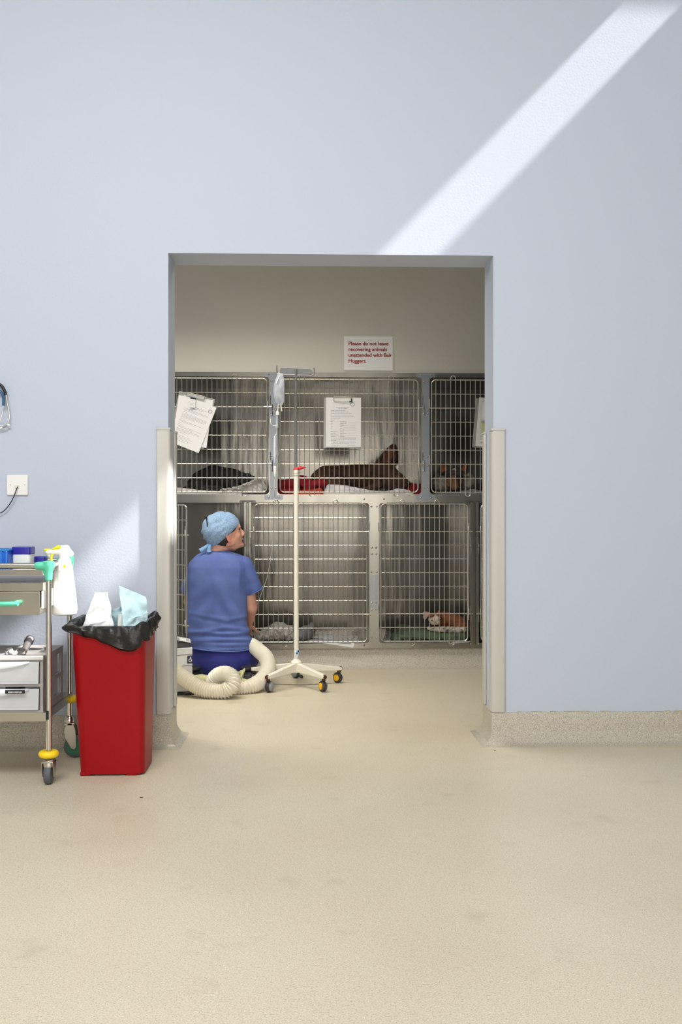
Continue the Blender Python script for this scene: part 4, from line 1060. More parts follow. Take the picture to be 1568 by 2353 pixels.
def jar(u0, u1, vt, y, depth, label, label_body):
    a, b = px(u0, vt, y), px(u1, vt, y); zt_ = a.z; cx = (a.x+b.x)/2
    j = thing('jar', label, 'jar', (cx, y+depth/2, zb0), 'square jars with royal blue lids')
    hgt = zt_-zb0; zl = zt_-0.028
    bm = B(); prism(bm, [(cx+p*1.0, y+depth/2+q_, zb0) for p, q_ in rrect(0, 0, (b.x-a.x)*0.96, depth*0.96, 0.010, 4)], (0, 0, zl-zb0+0.004)); obj('jar_body', bm, mat('translucent_white_jar', (232, 234, 232), 0.3), j, bevel=0.002)
    bm = B(); prism(bm, [(cx+p, y+depth/2+q_, zl) for p, q_ in rrect(0, 0, b.x-a.x, depth, 0.008, 4)], (0, 0, zt_-zl)); obj('jar_lid', bm, navy_p, j, bevel=0.003)
jar(26, 69.5, 1257, 3.66, 0.070, 'large white jar with royal blue lid, beside the blue bin', '')
jar(75, 103.5, 1279, 3.74, 0.045, 'small low jar with royal blue lid behind the mint green corner', '')

# spray bottle hanging on the right side rail
wb = mat('white_spray_plastic', (244, 244, 242), 0.35); yel = mat('lemon_plastic', (236, 232, 20), 0.4)
YS = 3.72; bc = px(149, 1340, YS)
sb = thing('spray_bottle', 'white trigger spray bottle with yellow nozzle hung on the trolley rail', 'spray bottle', (bc.x, YS, px(149, 1412, YS).z))
bm = B()
rows = []
for v, ul, ur, d in ((1413, 125, 171, .030), (1410, 120, 176, .036), (1400, 118, 178, .038), (1370, 119, 175, .038), (1340, 121, 171, .037), (1315, 124, 168, .034), (1300, 128, 166, .029), (1289, 133, 163, .023), (1281, 137, 160, .017)):
    p, q = px(ul, v, YS), px(ur, v, YS); c = (p+q)/2; rx = (q.x-p.x)/2
    rows.append([bm.verts.new((c.x+rx*math.cos(t), YS+d*math.sin(t), c.z)) for t in [2*PI*k/28 for k in range(28)]])
for a, b in zip(rows, rows[1:]):
    for k in range(28): bm.faces.new((a[k], a[(k+1) % 28], b[(k+1) % 28], b[k]))
bm.faces.new(rows[0][::-1]); bm.faces.new(rows[-1]); bod = obj('bottle_body', bm, wb, sb)
bm = B(); nk = px(149, 1287, YS); lathe(bm, [(0.019, 0), (0.020, 0.004), (0.020, 0.020), (0.016, 0.024)], nk, (0, 0, 1), 24); obj('collar', bm, wb, sb)
bm = B()
for p, q, r1, r2 in ((px(149, 1282, YS), px(146, 1264, YS), 0.019, 0.017), (px(110, 1269, YS-0.004), px(146, 1266, YS), 0.0095, 0.017), (px(132, 1262, YS), px(152, 1261, YS), 0.013, 0.015), (px(152, 1263, YS), px(164, 1273, YS), 0.015, 0.010), (px(108, 1270, YS), px(116, 1278, YS), 0.008, 0.008)): capsule(bm, p, q, r1, r2)
obj_me('trigger_head', remeshed(bm, 0.0025, 4), wb, sb)
bm = B(); capsule(bm, px(103.5, 1263.5, YS-0.004), px(114, 1264, YS-0.004), 0.0045, 0.0055); obj('nozzle', bm, yel, sb)
bm = B(); capsule(bm, px(120, 1262, YS-0.010), px(135, 1257.5, YS-0.010), 0.0030, 0.0085); obj('yellow_top', bm, yel, sb)
bm = B(); tube(bm, spline([px(122, 1272, YS-0.01), px(118, 1281, YS-0.014), px(119, 1290, YS-0.016)], 5), 0.0045, 8); obj('trigger', bm, yel, sb)
bm = B(); ellipsoid(bm, px(148, 1301, YS-0.036), (0.0055, 0.002, 0.007)); obj('yellow_mark', bm, yel, bod)

# ================================================================ RED BIN
red = mat('red_bin_plastic', (150, 4, 14), 0.42, spec=0.25, bump=0.0002, bump_scale=60)
rb = thing('waste_bin', 'tall red plastic waste bin lined with a black bag', 'bin', (-0.72, 3.78, 0))
def rr3(x0, x1, y0, y1, r, z, n=7): return [(a, b, z) for a, b in rrect((x0+x1)/2, (y0+y1)/2, x1-x0, y1-y0, r, n)]
BX0, BX1, BY0, BY1 = px(182, 1778, 3.67).x, -0.601, 3.67, 3.885
TX0, TX1, TY0, TY1, TZ = px(161, 1450, 3.63).x, -0.592, 3.63, 3.92, 0.545
bm = B(); rings = []
for t in (0.012, 0.03, 0.5, 0.97, 1.0): 
    f = t; e = 0.004 if t > 0.98 else 0
    rings.append(rr3(BX0+(TX0-BX0)*f-e, BX1+(TX1-BX1)*f+e, BY0+(TY0-BY0)*f-e, BY1+(TY1-BY1)*f+e, 0.032, TZ*f))
rings.append(rr3(TX0+0.004, TX1-0.004, TY0+0.004, TY1-0.004, 0.030, TZ)); rings.append(rr3(BX0+0.004, BX1-0.004, BY0+0.004, BY1-0.004, 0.030, 0.02))
V = [[bm.verts.new(p) for p in r] for r in rings]; n_ = len(V[0])
for a, b in zip(V, V[1:]):
    for k in range(n_): bm.faces.new((a[k], a[(k+1) % n_], b[(k+1) % n_], b[k]))
bm.faces.new(V[0]); bm.faces.new(V[-1])
obj('bin_body', bm, red, rb)
for xa, xb in ((BX0+0.002, BX0+0.042), (BX1-0.065, BX1-0.025)):
    for ya, yb in ((BY0+0.002, BY0+0.03), (BY1-0.03, BY1-0.002)):
        bm = B(); box2(bm, (xa, ya, 0), (xb, yb, 0.014)); obj('foot', bm, red, rb, bevel=0.003)
bag_m = mat('black_bag_plastic', (15, 14, 14), 0.38, coat=0.05, bump=0.008, bump_scale=22)
bm = B(); N = 160; base = rr3(0, 1, 0, 1, 0.1, 0)
def rim(s, off):
    """point on the bin rim at parameter s in 0..1, offset outwards"""
    per = rrect((TX0+TX1)/2, (TY0+TY1)/2, TX1-TX0+2*off, TY1-TY0+2*off, max(0.03+off, 0.01), 10)
    L_ = [0]
    for a, b in zip(per, per[1:]+per[:1]): L_.append(L_[-1]+math.hypot(b[0]-a[0], b[1]-a[1]))
    d = s*L_[-1]; i = max(j for j in range(len(per)) if L_[j] <= d+1e-9); a, b = per[i], per[(i+1) % len(per)]; t = (d-L_[i])/max(L_[i+1]-L_[i], 1e-9)
    return a[0]+(b[0]-a[0])*t, a[1]+(b[1]-a[1])*t
rows = []
for (off, kind) in ((-0.020, 'in2'), (-0.012, 'in'), (-0.002, 'top0'), (0.005, 'top'), (0.013, 'o1'), (0.016, 'o2'), (0.014, 'o3'), (0.012, 'o4'), (0.007, 'o5')):
    row = []
    for k in range(N):
        s = k/N; x, y = rim(s, off)
        fx = (x-TX0)/(TX1-TX0); fy = (y-TY0)/(TY1-TY0)
        nz_ = noise.noise(Vector((x*14, y*14, 1.3))); nz2 = noise.noise(Vector((x*40, y*40, 4.1+{'o1': 0, 'o2': .3, 'o3': .6, 'o4': .9, 'o5': 1.2}.get(kind, 0))))
        topz = TZ+0.006+0.012*nz_+0.006*max(0, fy)-0.010*gs(fx, 0.62, 0.3)*(fy < 0.3)+0.020*gs(fx, 0.98, 0.08)+0.008*gs(fx, 0.0, 0.1)
        topz = max(topz, TZ+0.005)
        drop = 0.016+0.058*max(0, min(1, (fx-0.12)/0.55))*(1 if fy < 0.5 else 0.7)+0.010*nz_-0.010*gs(fx, 0.33, 0.07)
        if fx > 0.97: drop = 0.055-0.03*fy
        z = {'in2': topz-0.10, 'in': topz-0.04, 'top0': topz, 'top': topz+0.003}.get(kind)
        if z is None:
            f = {'o1': 0.12, 'o2': 0.40, 'o3': 0.68, 'o4': 0.9, 'o5': 1.0}[kind]; z = topz-(drop+0.012)*f+0.004*nz2
            bulge = 0.010*nz2+0.006*math.sin(s*90+z*150)*0.6
            cx, cy = (TX0+TX1)/2, (TY0+TY1)/2; d = Vector((x-cx, y-cy, 0)).normalized()
            x += d.x*bulge; y += d.y*bulge
            if fx < 0.04: x -= 0.024*gs(f, 0.5, 0.6)*gs(fy, 0.3, 0.5)
        row.append(bm.verts.new((x, y, z)))
    rows.append(row)
for a, b in zip(rows, rows[1:]):
    for k in range(N): bm.faces.new((a[k], a[(k+1) % N], b[(k+1) % N], b[k]))
bg = obj('bag', bm, bag_m, None); bg.modifiers.new('s', 'SOLIDIFY').thickness = 0.0012
tag(bg, 'black plastic bin liner folded over the rim of the red bin', 'bin liner')
bm = B(); prism(bm, [(TX0+0.02, TY0+0.02, TZ-0.06), (TX1-0.02, TY0+0.02, TZ-0.06), (TX1-0.02, TY1-0.02, TZ-0.06), (TX0+0.02, TY1-0.02, TZ-0.06)], (0, 0, 0.003))
obj('bag_inside', bm, bag_m, bg, smooth=False)
bluep = mat('pale_blue_paper', (208, 236, 242), 0.7); whitep = mat('white_tissue', (246, 247, 248), 0.8); clearp = mat('clear_blue_film', (176, 208, 218), 0.2, alpha=0.7, coat=0.4); cloth_g = mat('grey_white_cloth', (206, 210, 206), 0.9, bump=0.001, bump_scale=120)
G_W = 'crumpled waste in the red bin'
def YQ(*a): return [px(u, v, y) for u, v, y in a]
cloth('paper_sheet', YQ((272, 1344, 3.74), (336, 1372, 3.74), (346, 1462, 3.75), (288, 1466, 3.70)), bluep, 'tall pale blue paper sheet sticking up at the right of the red bin', 'paper', G_W, 36, 0.016, 17, 0.0015, 1, 0.003)
cloth('paper_sheet', YQ((296, 1422, 3.70), (338, 1408, 3.72), (342, 1466, 3.72), (272, 1464, 3.69)), bluep, 'low crumpled pale blue paper at the front right of the red bin', 'paper', G_W, 30, 0.016, 22, 0.0015, 2, 0.002)
cloth('tissue', YQ((217, 1362, 3.74), (248, 1362, 3.75), (268, 1464, 3.72), (182, 1462, 3.72)), whitep, 'white tissue standing up at the left of the red bin', 'tissue', G_W, 36, 0.020, 18, 0.0015, 3, 0.004)
cloth('tissue', YQ((206, 1434, 3.69), (248, 1424, 3.70), (258, 1468, 3.70), (188, 1464, 3.69)), whitep, 'low white tissue at the front left of the red bin', 'tissue', G_W, 30, 0.014, 22, 0.0015, 4, 0.003)
cloth('plastic_wrapper', YQ((253, 1402, 3.80), (291, 1390, 3.82), (292, 1465, 3.80), (248, 1465, 3.78)), clearp, 'clear bluish plastic wrapper between the tissue and the blue paper', 'wrapper', G_W, 34, 0.022, 24, 0.001, 5, 0.004)
cloth('cloth', YQ((272, 1412, 3.735), (292, 1409, 3.74), (294, 1466, 3.72), (267, 1466, 3.71)), cloth_g, 'grey white cloth strip between wrapper and tall blue paper', 'cloth', G_W, 26, 0.010, 16, 0.002, 6, 0.002)

# ================================================================ WALL THINGS
wpl = mat('white_faceplate', (236, 234, 229), 0.35)
sk_ = thing('wall_socket', 'square white data socket on the blue wall at left', 'socket', px(41, 1114, YW-0.004))
a, b = px(17, 1138, YW), px(65, 1091, YW)
bm = B(); prism(bm, [(x, YW-0.009, z) for x, z in rrect((a.x+b.x)/2, (a.z+b.z)/2, b.x-a.x, b.z-a.z, 0.004, 4)], (0, 0.009, 0)); fp = obj('faceplate', bm, wpl, sk_, bevel=0.0025)
for u in (24, 57.5): bm = B(); lathe(bm, [(0.0028, 0), (0.0028, 0.001), (0.002, 0.0015)], px(u, 1114, YW-0.0088), (0, -1, 0), 12); obj('screw', bm, tube_m, fp)
bm = B(); a, b = px(36, 1122, YW), px(45.5, 1115, YW); box2(bm, (a.x, YW-0.013, a.z), (b.x, YW-0.008, b.z)); obj('jack', bm, mat('ivory_plastic', (220, 216, 196), 0.4), fp, smooth=False, bevel=0.001)
bm = B(); tube(bm, spline([px(40.5, 1119, YW-0.012), px(38, 1124, YW-0.022), px(33, 1138, YW-0.022), px(24, 1156, YW-0.020), px(12, 1171, YW-0.018), px(0, 1179, YW-0.016), px(-22, 1184, YW-0.014), px(-60, 1190, YW-0.012)], 7), 0.0022, 8)
nc = obj('cable', bm, mat('dark_navy_cable', (48, 52, 62), 0.5), None); tag(nc, 'thin dark cable drooping from the white wall socket', 'cable')
st = thing('stethoscope', 'stethoscope hanging on the blue wall at the left edge', 'stethoscope', px(-20, 900, YW-0.02)); YS2 = YW-0.022
bm = B(); lathe(bm, [(0.010, 0), (0.010, 0.004), (0.004, 0.006), (0.004, 0.035), (0.007, 0.038)], px(-22, 884, YW), (0, -1, 0), 12); hk = obj('wall_hook', bm, tube_m, None); tag(hk, 'small steel wall hook holding the stethoscope at the left edge', 'hook')
bm = B(); tube(bm, spline([px(-52, 960, YS2), px(-46, 905, YS2), px(-24, 876, YS2), px(0, 884, YS2), px(9, 895, YS2), px(13.5, 908, YS2)], 7), 0.0062, 10); obj('black_tubing', bm, black, st)
bm = B(); tube(bm, spline([px(-40, 960, YS2-0.006), px(-34, 915, YS2-0.006), px(-16, 896, YS2-0.006), px(1, 900, YS2-0.006), px(8, 914, YS2-0.006), px(7.5, 932, YS2-0.006)], 7), 0.0055, 10); obj('blue_tubing', bm, mat('teal_blue_rubber', (34, 84, 122), 0.4), st)
bm = B(); tube(bm, spline([px(13.5, 908, YS2), px(17, 928, YS2), px(21, 950, YS2), px(20.5, 965, YS2), px(15, 976, YS2)], 7), 0.0032, 8); ear = obj('ear_tube', bm, chrome, st)
bm = B(); tube(bm, spline([px(7.5, 932, YS2-0.006), px(5, 950, YS2-0.008), px(0, 966, YS2-0.01), px(-8, 978, YS2-0.01)], 7), 0.0018, 8); obj('ear_tube', bm, chrome, st)
bm = B(); tube(bm, [px(-14, 976, YS2), px(9, 979.5, YS2)], 0.002, 8); obj('ear_tube', bm, chrome, st)
bm = B(); capsule(bm, px(9, 981, YS2-0.004), px(14, 978.5, YS2-0.004), 0.0048, 0.0042); obj('ear_tip', bm, mat('grey_ear_tip', (150, 148, 144), 0.5), ear)
bm = B(); capsule(bm, px(19, 976.5, YS2), px(21.5, 977, YS2), 0.0045, 0.0038); obj('ear_tip', bm, wpl, ear)
bm = B(); capsule(bm, px(4, 983, YS2), px(0, 984, YS2), 0.004, 0.004); obj('ear_tip', bm, wpl, ear)
# ================================================================ IV STAND
cream = mat('cream_enamel', (232, 226, 210), 0.4, noise_amt=0.3, noise_scale=30, col2=(206, 192, 160), thr=(0.66, 0.74))
grey_pole = mat('grey_metal_pole', (116, 116, 116), 0.4, 0.3); rust = mat('rusty_metal', (92, 62, 42), 0.7, 0.4, noise_amt=0.6, noise_scale=60)
YI = 5.54; IX = px(683, 1300, YI).x-0.004
iv = thing('iv_stand', 'cream five legged infusion stand with red knob on castors', 'medical stand', (IX, YI, 0))
zk = px(683, 1080, YI).z; IXt = px(681, 1080, YI).x
bm = B(); tube(bm, [(IX, YI, 0.115), (IXt, YI, zk)], 0.0135, 20); pole = obj('lower_pole', bm, cream, iv)
bm = B(); lathe(bm, [(0.0142, 0), (0.0142, 0.022)], (IXt, YI, zk-0.032), (0, 0, 1), 20); obj('pole_sleeve', bm, mat('ivory_sleeve', (222, 214, 196), 0.4), pole)
bm = B(); torus(bm, (IXt, YI, zk-0.033), 0.0136, 0.0010, (0, 0, 1), 20, 6); torus(bm, (IXt, YI, zk-0.020), 0.0138, 0.0008, (0, 0, 1), 20, 6); bmesh.ops.translate(bm, verts=bm.verts, vec=(0, 0, 0)); obj('pole_seam', bm, dark_metal, pole)
zt2 = px(681, 847, YI).z; xt2 = px(680.5, 850, YI).x
bm = B(); tube(bm, [(IXt, YI, zk-0.02), (xt2, YI, zt2)], 0.0062, 14); up = obj('upper_pole', bm, grey_pole, iv)
bm = B(); redk = mat('red_knob_plastic', (206, 22, 40), 0.4)
a, b = px(676, 1078.5, YI-0.004), px(703, 1074, YI-0.006)
capsule(bm, a, px(690, 1075.5, YI-0.006), 0.0055, 0.010); capsule(bm, px(690, 1075.5, YI-0.006), b, 0.010, 0.003); lathe(bm, [(0.0115, -0.006), (0.0125, 0.0), (0.0115, 0.006)], (IXt, YI, zk+0.004), (0, 0, 1), 18)
obj_me('locking_knob', remeshed(bm, 0.0025, 3), redk, iv)
st_b = mat('dark_blue_ink', (24, 40, 110), 0.4); st_l = mat('sky_blue_ink', (90, 170, 226), 0.4)
def on_pole(name, u0, u1, v0, v1, m, par, dr=0.0006):
    bm = B(); a, b = px(u0, v1, YI-0.0136), px(u1, v0, YI-0.0136); vs = []
    for i in range(9):
        x = a.x+(b.x-a.x)*i/8; q = max(-0.98, min(0.98, (x-IX)/0.0145)); y = YI-math.sqrt(1-q*q)*0.0145-dr
        vs.append((bm.verts.new((x, y, a.z)), bm.verts.new((x, y, b.z))))
    for p, q in zip(vs, vs[1:]): bm.faces.new((p[0], q[0], q[1], p[1]))
    o = obj(name, bm, m, par); o.modifiers.new('s', 'SOLIDIFY').thickness = 0.0003; return o
lb = on_pole('sticker', 679, 687, 1494.5, 1512, mat('white_sticker', (232, 234, 238), 0.4), pole, 0.0002)
on_pole('sticker_mark', 680, 687, 1495, 1499.5, st_b, lb, 0.0008); on_pole('sticker_mark', 680, 684.5, 1496, 1501, st_l, lb, 0.0012); on_pole('sticker_mark', 680.5, 685, 1500.5, 1503.5, st_b, lb, 0.0008)
# top bracket
bm = B(); a, b = px(645, 862, YI), px(721, 846, YI)
pl = [(645, 846), (648, 844), (713, 847.5), (717, 851), (721, 862), (717, 863.5), (641, 860), (643, 857)]
prism(bm, [px(u, v, YI+0.007) for u, v in pl], (0, 0.003, 0)); br = obj('bracket_plate', bm, grey_pole, up, smooth=False, bevel=0.002)
for pts in ([(645, 860), (639, 858), (636.5, 852), (636.5, 840)], [(717, 862.5), (722, 860), (723.5, 856), (722, 845)]):
    bm = B(); tube(bm, spline([px(u, v, YI-0.004) for u, v in pts], 6), 0.0034, 8); obj('hook', bm, grey_pole, up)
bm = B(); tube(bm, [px(644, 860.5, YI-0.001), px(719, 863.5, YI-0.001)], 0.0034, 8); obj('hook_bar', bm, grey_pole, up)
# base hub and legs
zh = px(683, 1519, YI).z
bm = B(); lathe(bm, [(0.018, 0.150), (0.019, 0.143), (0.029, 0.138), (0.032, 0.132), (0.032, 0.124), (0.029, 0.120), (0.026, 0.105), (0.024, 0.075)], (IX, YI, 0), (0, 0, 1), 28); obj('base_hub', bm, cream, iv, bevel=0.001)
bm = B(); tube(bm, [(IX+0.012, YI-0.03, 0.075), (IX+0.022, YI-0.035, 0.062)], 0.003, 6); capsule(bm, (IX+0.022, YI-0.035, 0.060), (IX+0.030, YI-0.038, 0.056), 0.008, 0.009); obj('brake_knob', bm, black, iv)
Rl = 0.262
ang0 = -90-36
for k in range(5):
    a = math.radians(ang0+72*k); d = Vector((math.cos(a), math.sin(a), 0)); s = Vector((-d.y, d.x, 0))
    O = Vector((IX, YI, 0))
    bm = B(); secs = []
    for t, z1_, z0_, w_ in ((0.018, 0.128, 0.078, 0.014), (0.12, 0.113, 0.078, 0.014), (Rl-0.03, 0.096, 0.074, 0.014), (Rl+0.004, 0.091, 0.074, 0.0135)):
        secs.append([bm.verts.new(O+d*t+s*w_*q+Vector((0, 0, z))) for q, z in ((-1, z0_), (1, z0_), (1, z1_), (-1, z1_))])
    for p, q in zip(secs, secs[1:]):
        for j in range(4): bm.faces.new((p[j], p[(j+1) % 4], q[(j+1) % 4], q[j]))
    bm.faces.new(secs[0][::-1]); bm.faces.new(secs[-1])
    lg = obj('leg', bm, cream, iv, smooth=False, bevel=0.003)
    e = O+d*(Rl+0.004)
    bm = B(); lathe(bm, [(0.0125, -0.002), (0.0135, 0.004), (0.011, 0.010)], e-d*0.008+Vector((0, 0, 0.082)), d, 12); obj('end_cap', bm, rust, lg)
    # castor swivelled sideways
    sw = math.radians((200, 150, 160, 40, 30)[k] if k not in (0, 1, 2) else (-22, 28, 48)[k]); wd = Vector((math.cos(sw), math.sin(sw), 0))  # wheel axle direction
    c = O+d*(Rl-0.010); wc = Vector((c.x, c.y, 0.0305))-wd.cross(Vector((0, 0, 1)))*0.010
    bm = B(); tube(bm, [c+Vector((0, 0, 0.078)), c+Vector((0, 0, 0.062))], 0.006, 10); lathe(bm, [(0.010, 0), (0.011, 0.006), (0.009, 0.012)], c+Vector((0, 0, 0.060)), (0, 0, 1), 12); obj('castor_stem', bm, rust, lg)
    bm = B(); lathe(bm, [(0.016, -0.012), (0.026, -0.011), (0.0295, -0.006), (0.0305, 0.0), (0.0295, 0.006), (0.026, 0.011), (0.016, 0.012)], wc, wd, 28); wh = obj('castor_wheel', bm, mat('charcoal_rubber', (52, 50, 50), 0.55), lg)
    hub_c = mat('amber_hub_plastic', (240, 180, 20), 0.4); dome = mat('grey_dome_plastic', (136, 138, 142), 0.35)
    front = wd if wd.y < 0 else -wd
    if k in (1, 2):
        bm = B(); lathe(bm, [(0.0185, 0), (0.0185, 0.0035), (0.016, 0.005), (0.0005, 0.0055)], wc+front*0.011, front, 24); obj('hub_disc', bm, hub_c, wh)
        bm = B(); lathe(bm, [(0.026, 0), (0.024, 0.008), (0.016, 0.014), (0.0005, 0.017)], wc-front*0.008, -front, 24); obj('castor_cover', bm, dome, wh)
    else:
        bm = B(); lathe(bm, [(0.026, 0), (0.024, 0.010), (0.016, 0.018), (0.0005, 0.022)], wc+front*0.006, front, 24); obj('castor_cover', bm, dome, wh)
# infusion bag and line
film = mat('clear_bag_film', (226, 232, 238), 0.12, alpha=0.42, coat=0.6, bump=0.004, bump_scale=34, noise_amt=0.5, noise_scale=30, col2=(120, 128, 158))
milky = mat('milky_tubing', (232, 232, 214), 0.3, alpha=0.8); YB2 = YI-0.03
ib = thing('infusion_bag', 'clear infusion bag hanging from the left hook of the stand', 'infusion bag', px(641, 866, YB2))
bm = B(); rows = []
for v, ul, ur, d in ((858, 638, 650, .002), (864, 637, 652, .004), (874, 632, 653, .010), (888, 629, 654, .017), (902, 628, 654, .019), (916, 630, 654, .016), (924, 634, 653, .009), (929, 638, 650, .003), (931, 640, 649, .002)):
    p, q = px(ul, v, YB2), px(ur, v, YB2); c = (p+q)/2; rx = (q.x-p.x)/2
    rows.append([bm.verts.new((c.x+rx*math.cos(t), YB2+d*math.sin(t), c.z)) for t in [2*PI*k/32 for k in range(32)]])
for a, b in zip(rows, rows[1:]):
    for k in range(32): bm.faces.new((a[k], a[(k+1) % 32], b[(k+1) % 32], b[k]))
bm.faces.new(rows[0][::-1]); bm.faces.new(rows[-1])
bgf = obj('bag_pouch', bm, film, ib)
bm = B(); torus(bm, px(641, 859, YB2), 0.006, 0.0015, (0, 1, 0), 16, 6); obj('hanging_eye', bm, milky, ib)
bm = B(); tube(bm, spline([px(643, 863, YB2-0.005), px(637, 876, YB2-0.017), px(635.5, 882, YB2-0.019)], 5), 0.0028, 8); obj('seal_strip', bm, mat('white_seal', (240, 240, 238), 0.25), bgf)
for u0_, u1_ in ((640, 638.5), (645.5, 648)):
    bm = B(); tube(bm, [px(u0_, 929, YB2), px(u1_, 945, YB2)], 0.0036, 10); obj('port', bm, milky, ib)
il = thing('infusion_line', 'infusion line with drip chamber and clamps hanging below the bag', 'infusion line', px(636, 945, YB2))
white_c = mat('white_connector', (238, 238, 228), 0.35)
bm = B(); lathe(bm, [(0.005, 0.014), (0.0075, 0.006), (0.010, -0.004), (0.010, -0.008)], px(638, 950, YB2), (0, 0, 1), 14); obj('spike_cap', bm, white_c, il)
bm = B(); tube(bm, [px(637.5, 955, YB2), px(636.5, 984, YB2)], 0.0078, 14); dc = obj('drip_chamber', bm, film, il)
bm = B(); lathe(bm, [(0.0095, -0.0015), (0.0095, 0.0015)], px(636.5, 979, YB2), (0, 0, 1), 14); obj('chamber_ring', bm, white_c, dc)
clr = mat('clear_line_tube', (214, 216, 206), 0.25, alpha=0.6)
bm = B(); tube(bm, spline([px(636.3, 984, YB2), px(635, 1000, YB2), px(632.5, 1004, YB2), px(632.5, 1070, YB2), px(632.5, 1098, YB2), px(631, 1106, YB2), px(631, 1130, YB2+0.02), px(632.5, 1148, 5.75), px(633.5, 1160, 6.0), px(628, 1240, 6.08), px(616, 1318, 6.11), px(598, 1372, 6.12), px(586, 1402, 6.12)], 6), 0.0019, 8); obj('line_tube', bm, clr, il)
bm = B(); tube(bm, spline([px(636, 976, YB2), px(628, 978, YB2-0.01), px(622, 971, YB2-0.015), px(622, 962, YB2-0.01)], 6), 0.0016, 8); obj('vent_tube', bm, milky, il)
bm = B(); lathe(bm, [(0.004, 0), (0.0062, 0.004), (0.0075, 0.05), (0.0062, 0.135), (0.0058, 0.150)], px(632, 1064, YB2), (0, 0, 1), 12); obj('flow_tube', bm, mat('pale_lilac_plastic', (206, 210, 226), 0.3), il)
bm = B(); lathe(bm, [(0.003, 0), (0.007, 0.006), (0.0085, 0.050), (0.0085, 0.064)], px(632.5, 1097, YB2), (0, 0, 1), 12); obj('roller_clamp', bm, white_c, il)

# ================================================================ BEDDING
ZUF = ZU0-0.004; ZLF = ZD0-0.004
def pad(name, u0, u1, y0_, y1_, zf_, prof, m, label, cat, n=60, my=16, amp=0.004, freq=25, bump_y=0.0, group=None):
    """blanket lying on a kennel floor; prof(u) gives its top height in photo rows at y0_"""
    bm = B(); top = []; bot = []
    for j in range(my+1):
        t = j/my; y = y0_+(y1_-y0_)*t; ra = []; rb_ = []
        for i in range(n+1):
            u = u0+(u1-u0)*i/n; p = px(u, prof(u), y0_); h = max(p.z, zf_+0.004)
            edge = min(1.0, min(t, 1-t)*8+0.35)*min(1.0, min(i, n-i)/n*16+0.15)
            z = zf_+(h-zf_)*edge*(1-bump_y*t)+amp*noise.noise(Vector((p.x*freq, y*freq, zf_*7)))
            ra.append(bm.verts.new((p.x, y+0.006*noise.noise(Vector((p.x*20, 3, j))), max(z, zf_+0.002)))); rb_.append(bm.verts.new((p.x, y, zf_+0.0006)))
        top.append(ra); bot.append(rb_)
    for j in range(my):
        for i in range(n):
            bm.faces.new((top[j][i], top[j][i+1], top[j+1][i+1], top[j+1][i])); bm.faces.new((bot[j][i], bot[j+1][i], bot[j+1][i+1], bot[j][i+1]))
    for i in range(n): bm.faces.new((bot[0][i], bot[0][i+1], top[0][i+1], top[0][i])); bm.faces.new((bot[my][i+1], bot[my][i], top[my][i], top[my][i+1]))
    for j in range(my): bm.faces.new((bot[j+1][0], bot[j][0], top[j][0], top[j+1][0])); bm.faces.new((bot[j][n], bot[j+1][n], top[j+1][n], top[j][n]))
    o = obj(name, bm, m, None); return tag(o, label, cat, group)
def interp(pts): 
    def f(u):
        if u <= pts[0][0]: return pts[0][1]
        for (a, va), (b, vb) in zip(pts, pts[1:]):
            if u <= b: return va+(vb-va)*(u-a)/(b-a)
        return pts[-1][1]
    return f
pale_b = mat('pale_grey_blanket', (212, 206, 202), 0.9, noise_amt=0.5, noise_scale=26, col2=(170, 160, 156), thr=(0.55, 0.66), bump=0.001, bump_scale=80)
pad('blanket', 330, 560, 6.20, 6.66, ZUF, interp([(330, 1126), (420, 1120), (450, 1125), (500, 1128), (560, 1124)]), pale_b, 'pale grey blanket under the black dog in the upper left kennel', 'blanket')
# folded blanket edge rising at the right
bm = B(); pts = [px(505, 1127, 6.20), px(545, 1120, 6.20), px(575, 1108, 6.20), px(597, 1099, 6.20), px(604, 1106, 6.20), px(611, 1124, 6.20)]
tube(bm, spline(pts, 8), 0.008, 10); tube(bm, spline([p+Vector((0, 0.03, -0.002)) for p in pts], 8), 0.009, 10)
pl_ = [px(520, 1131, 6.215), px(545, 1122, 6.215), px(575, 1110, 6.215), px(597, 1101, 6.215), px(604, 1108, 6.215), px(611, 1126, 6.215), px(611, 1134, 6.215), px(520, 1134, 6.215)]
prism(bm, pl_, (0, 0.12, 0)); fb = obj_me('folded_blanket', remeshed(bm, 0.005, 3, lambda c, n: 0.004*noise.noise(c*30)+0.002*math.sin((c.x*0.6+c.z)*240)), mat('white_grey_cloth', (196, 192, 186), 0.9, noise_amt=0.4, noise_scale=18, col2=(150, 146, 140)), None)
tag(fb, 'folded grey white blanket heaped in front of the black dog', 'blanket')
redb = mat('dark_red_blanket', (150, 16, 26), 0.9, noise_amt=0.6, noise_scale=12, col2=(84, 10, 18), bump=0.0015, bump_scale=60)
bm = B()
for u, v, r_, y in ((652, 1118, .052, 6.34), (672, 1113, .050, 6.30), (694, 1108, .055, 6.36), (712, 1118, .040, 6.30), (735, 1112, .045, 6.30), (640, 1112, .045, 6.5)):
    c = px(u, v, y); ellipsoid(bm, (c.x, y, max(c.z, ZUF+r_*0.6)), (r_*1.3, r_*1.4, r_*0.75))
box2(bm, (px(638, 1130, 6.3).x, 6.22, ZUF+0.001), (px(745, 1130, 6.3).x, 6.62, ZUF+0.03))
rbk = obj_me('red_blanket', remeshed(bm, 0.007, 5, lambda c, n: 0.010*noise.noise(c*16)), redb, None); tag(rbk, 'dark red blanket bunched at the left behind the infusion stand', 'blanket')
for v in rbk.data.vertices: v.co.z = max(v.co.z, ZUF+0.001)
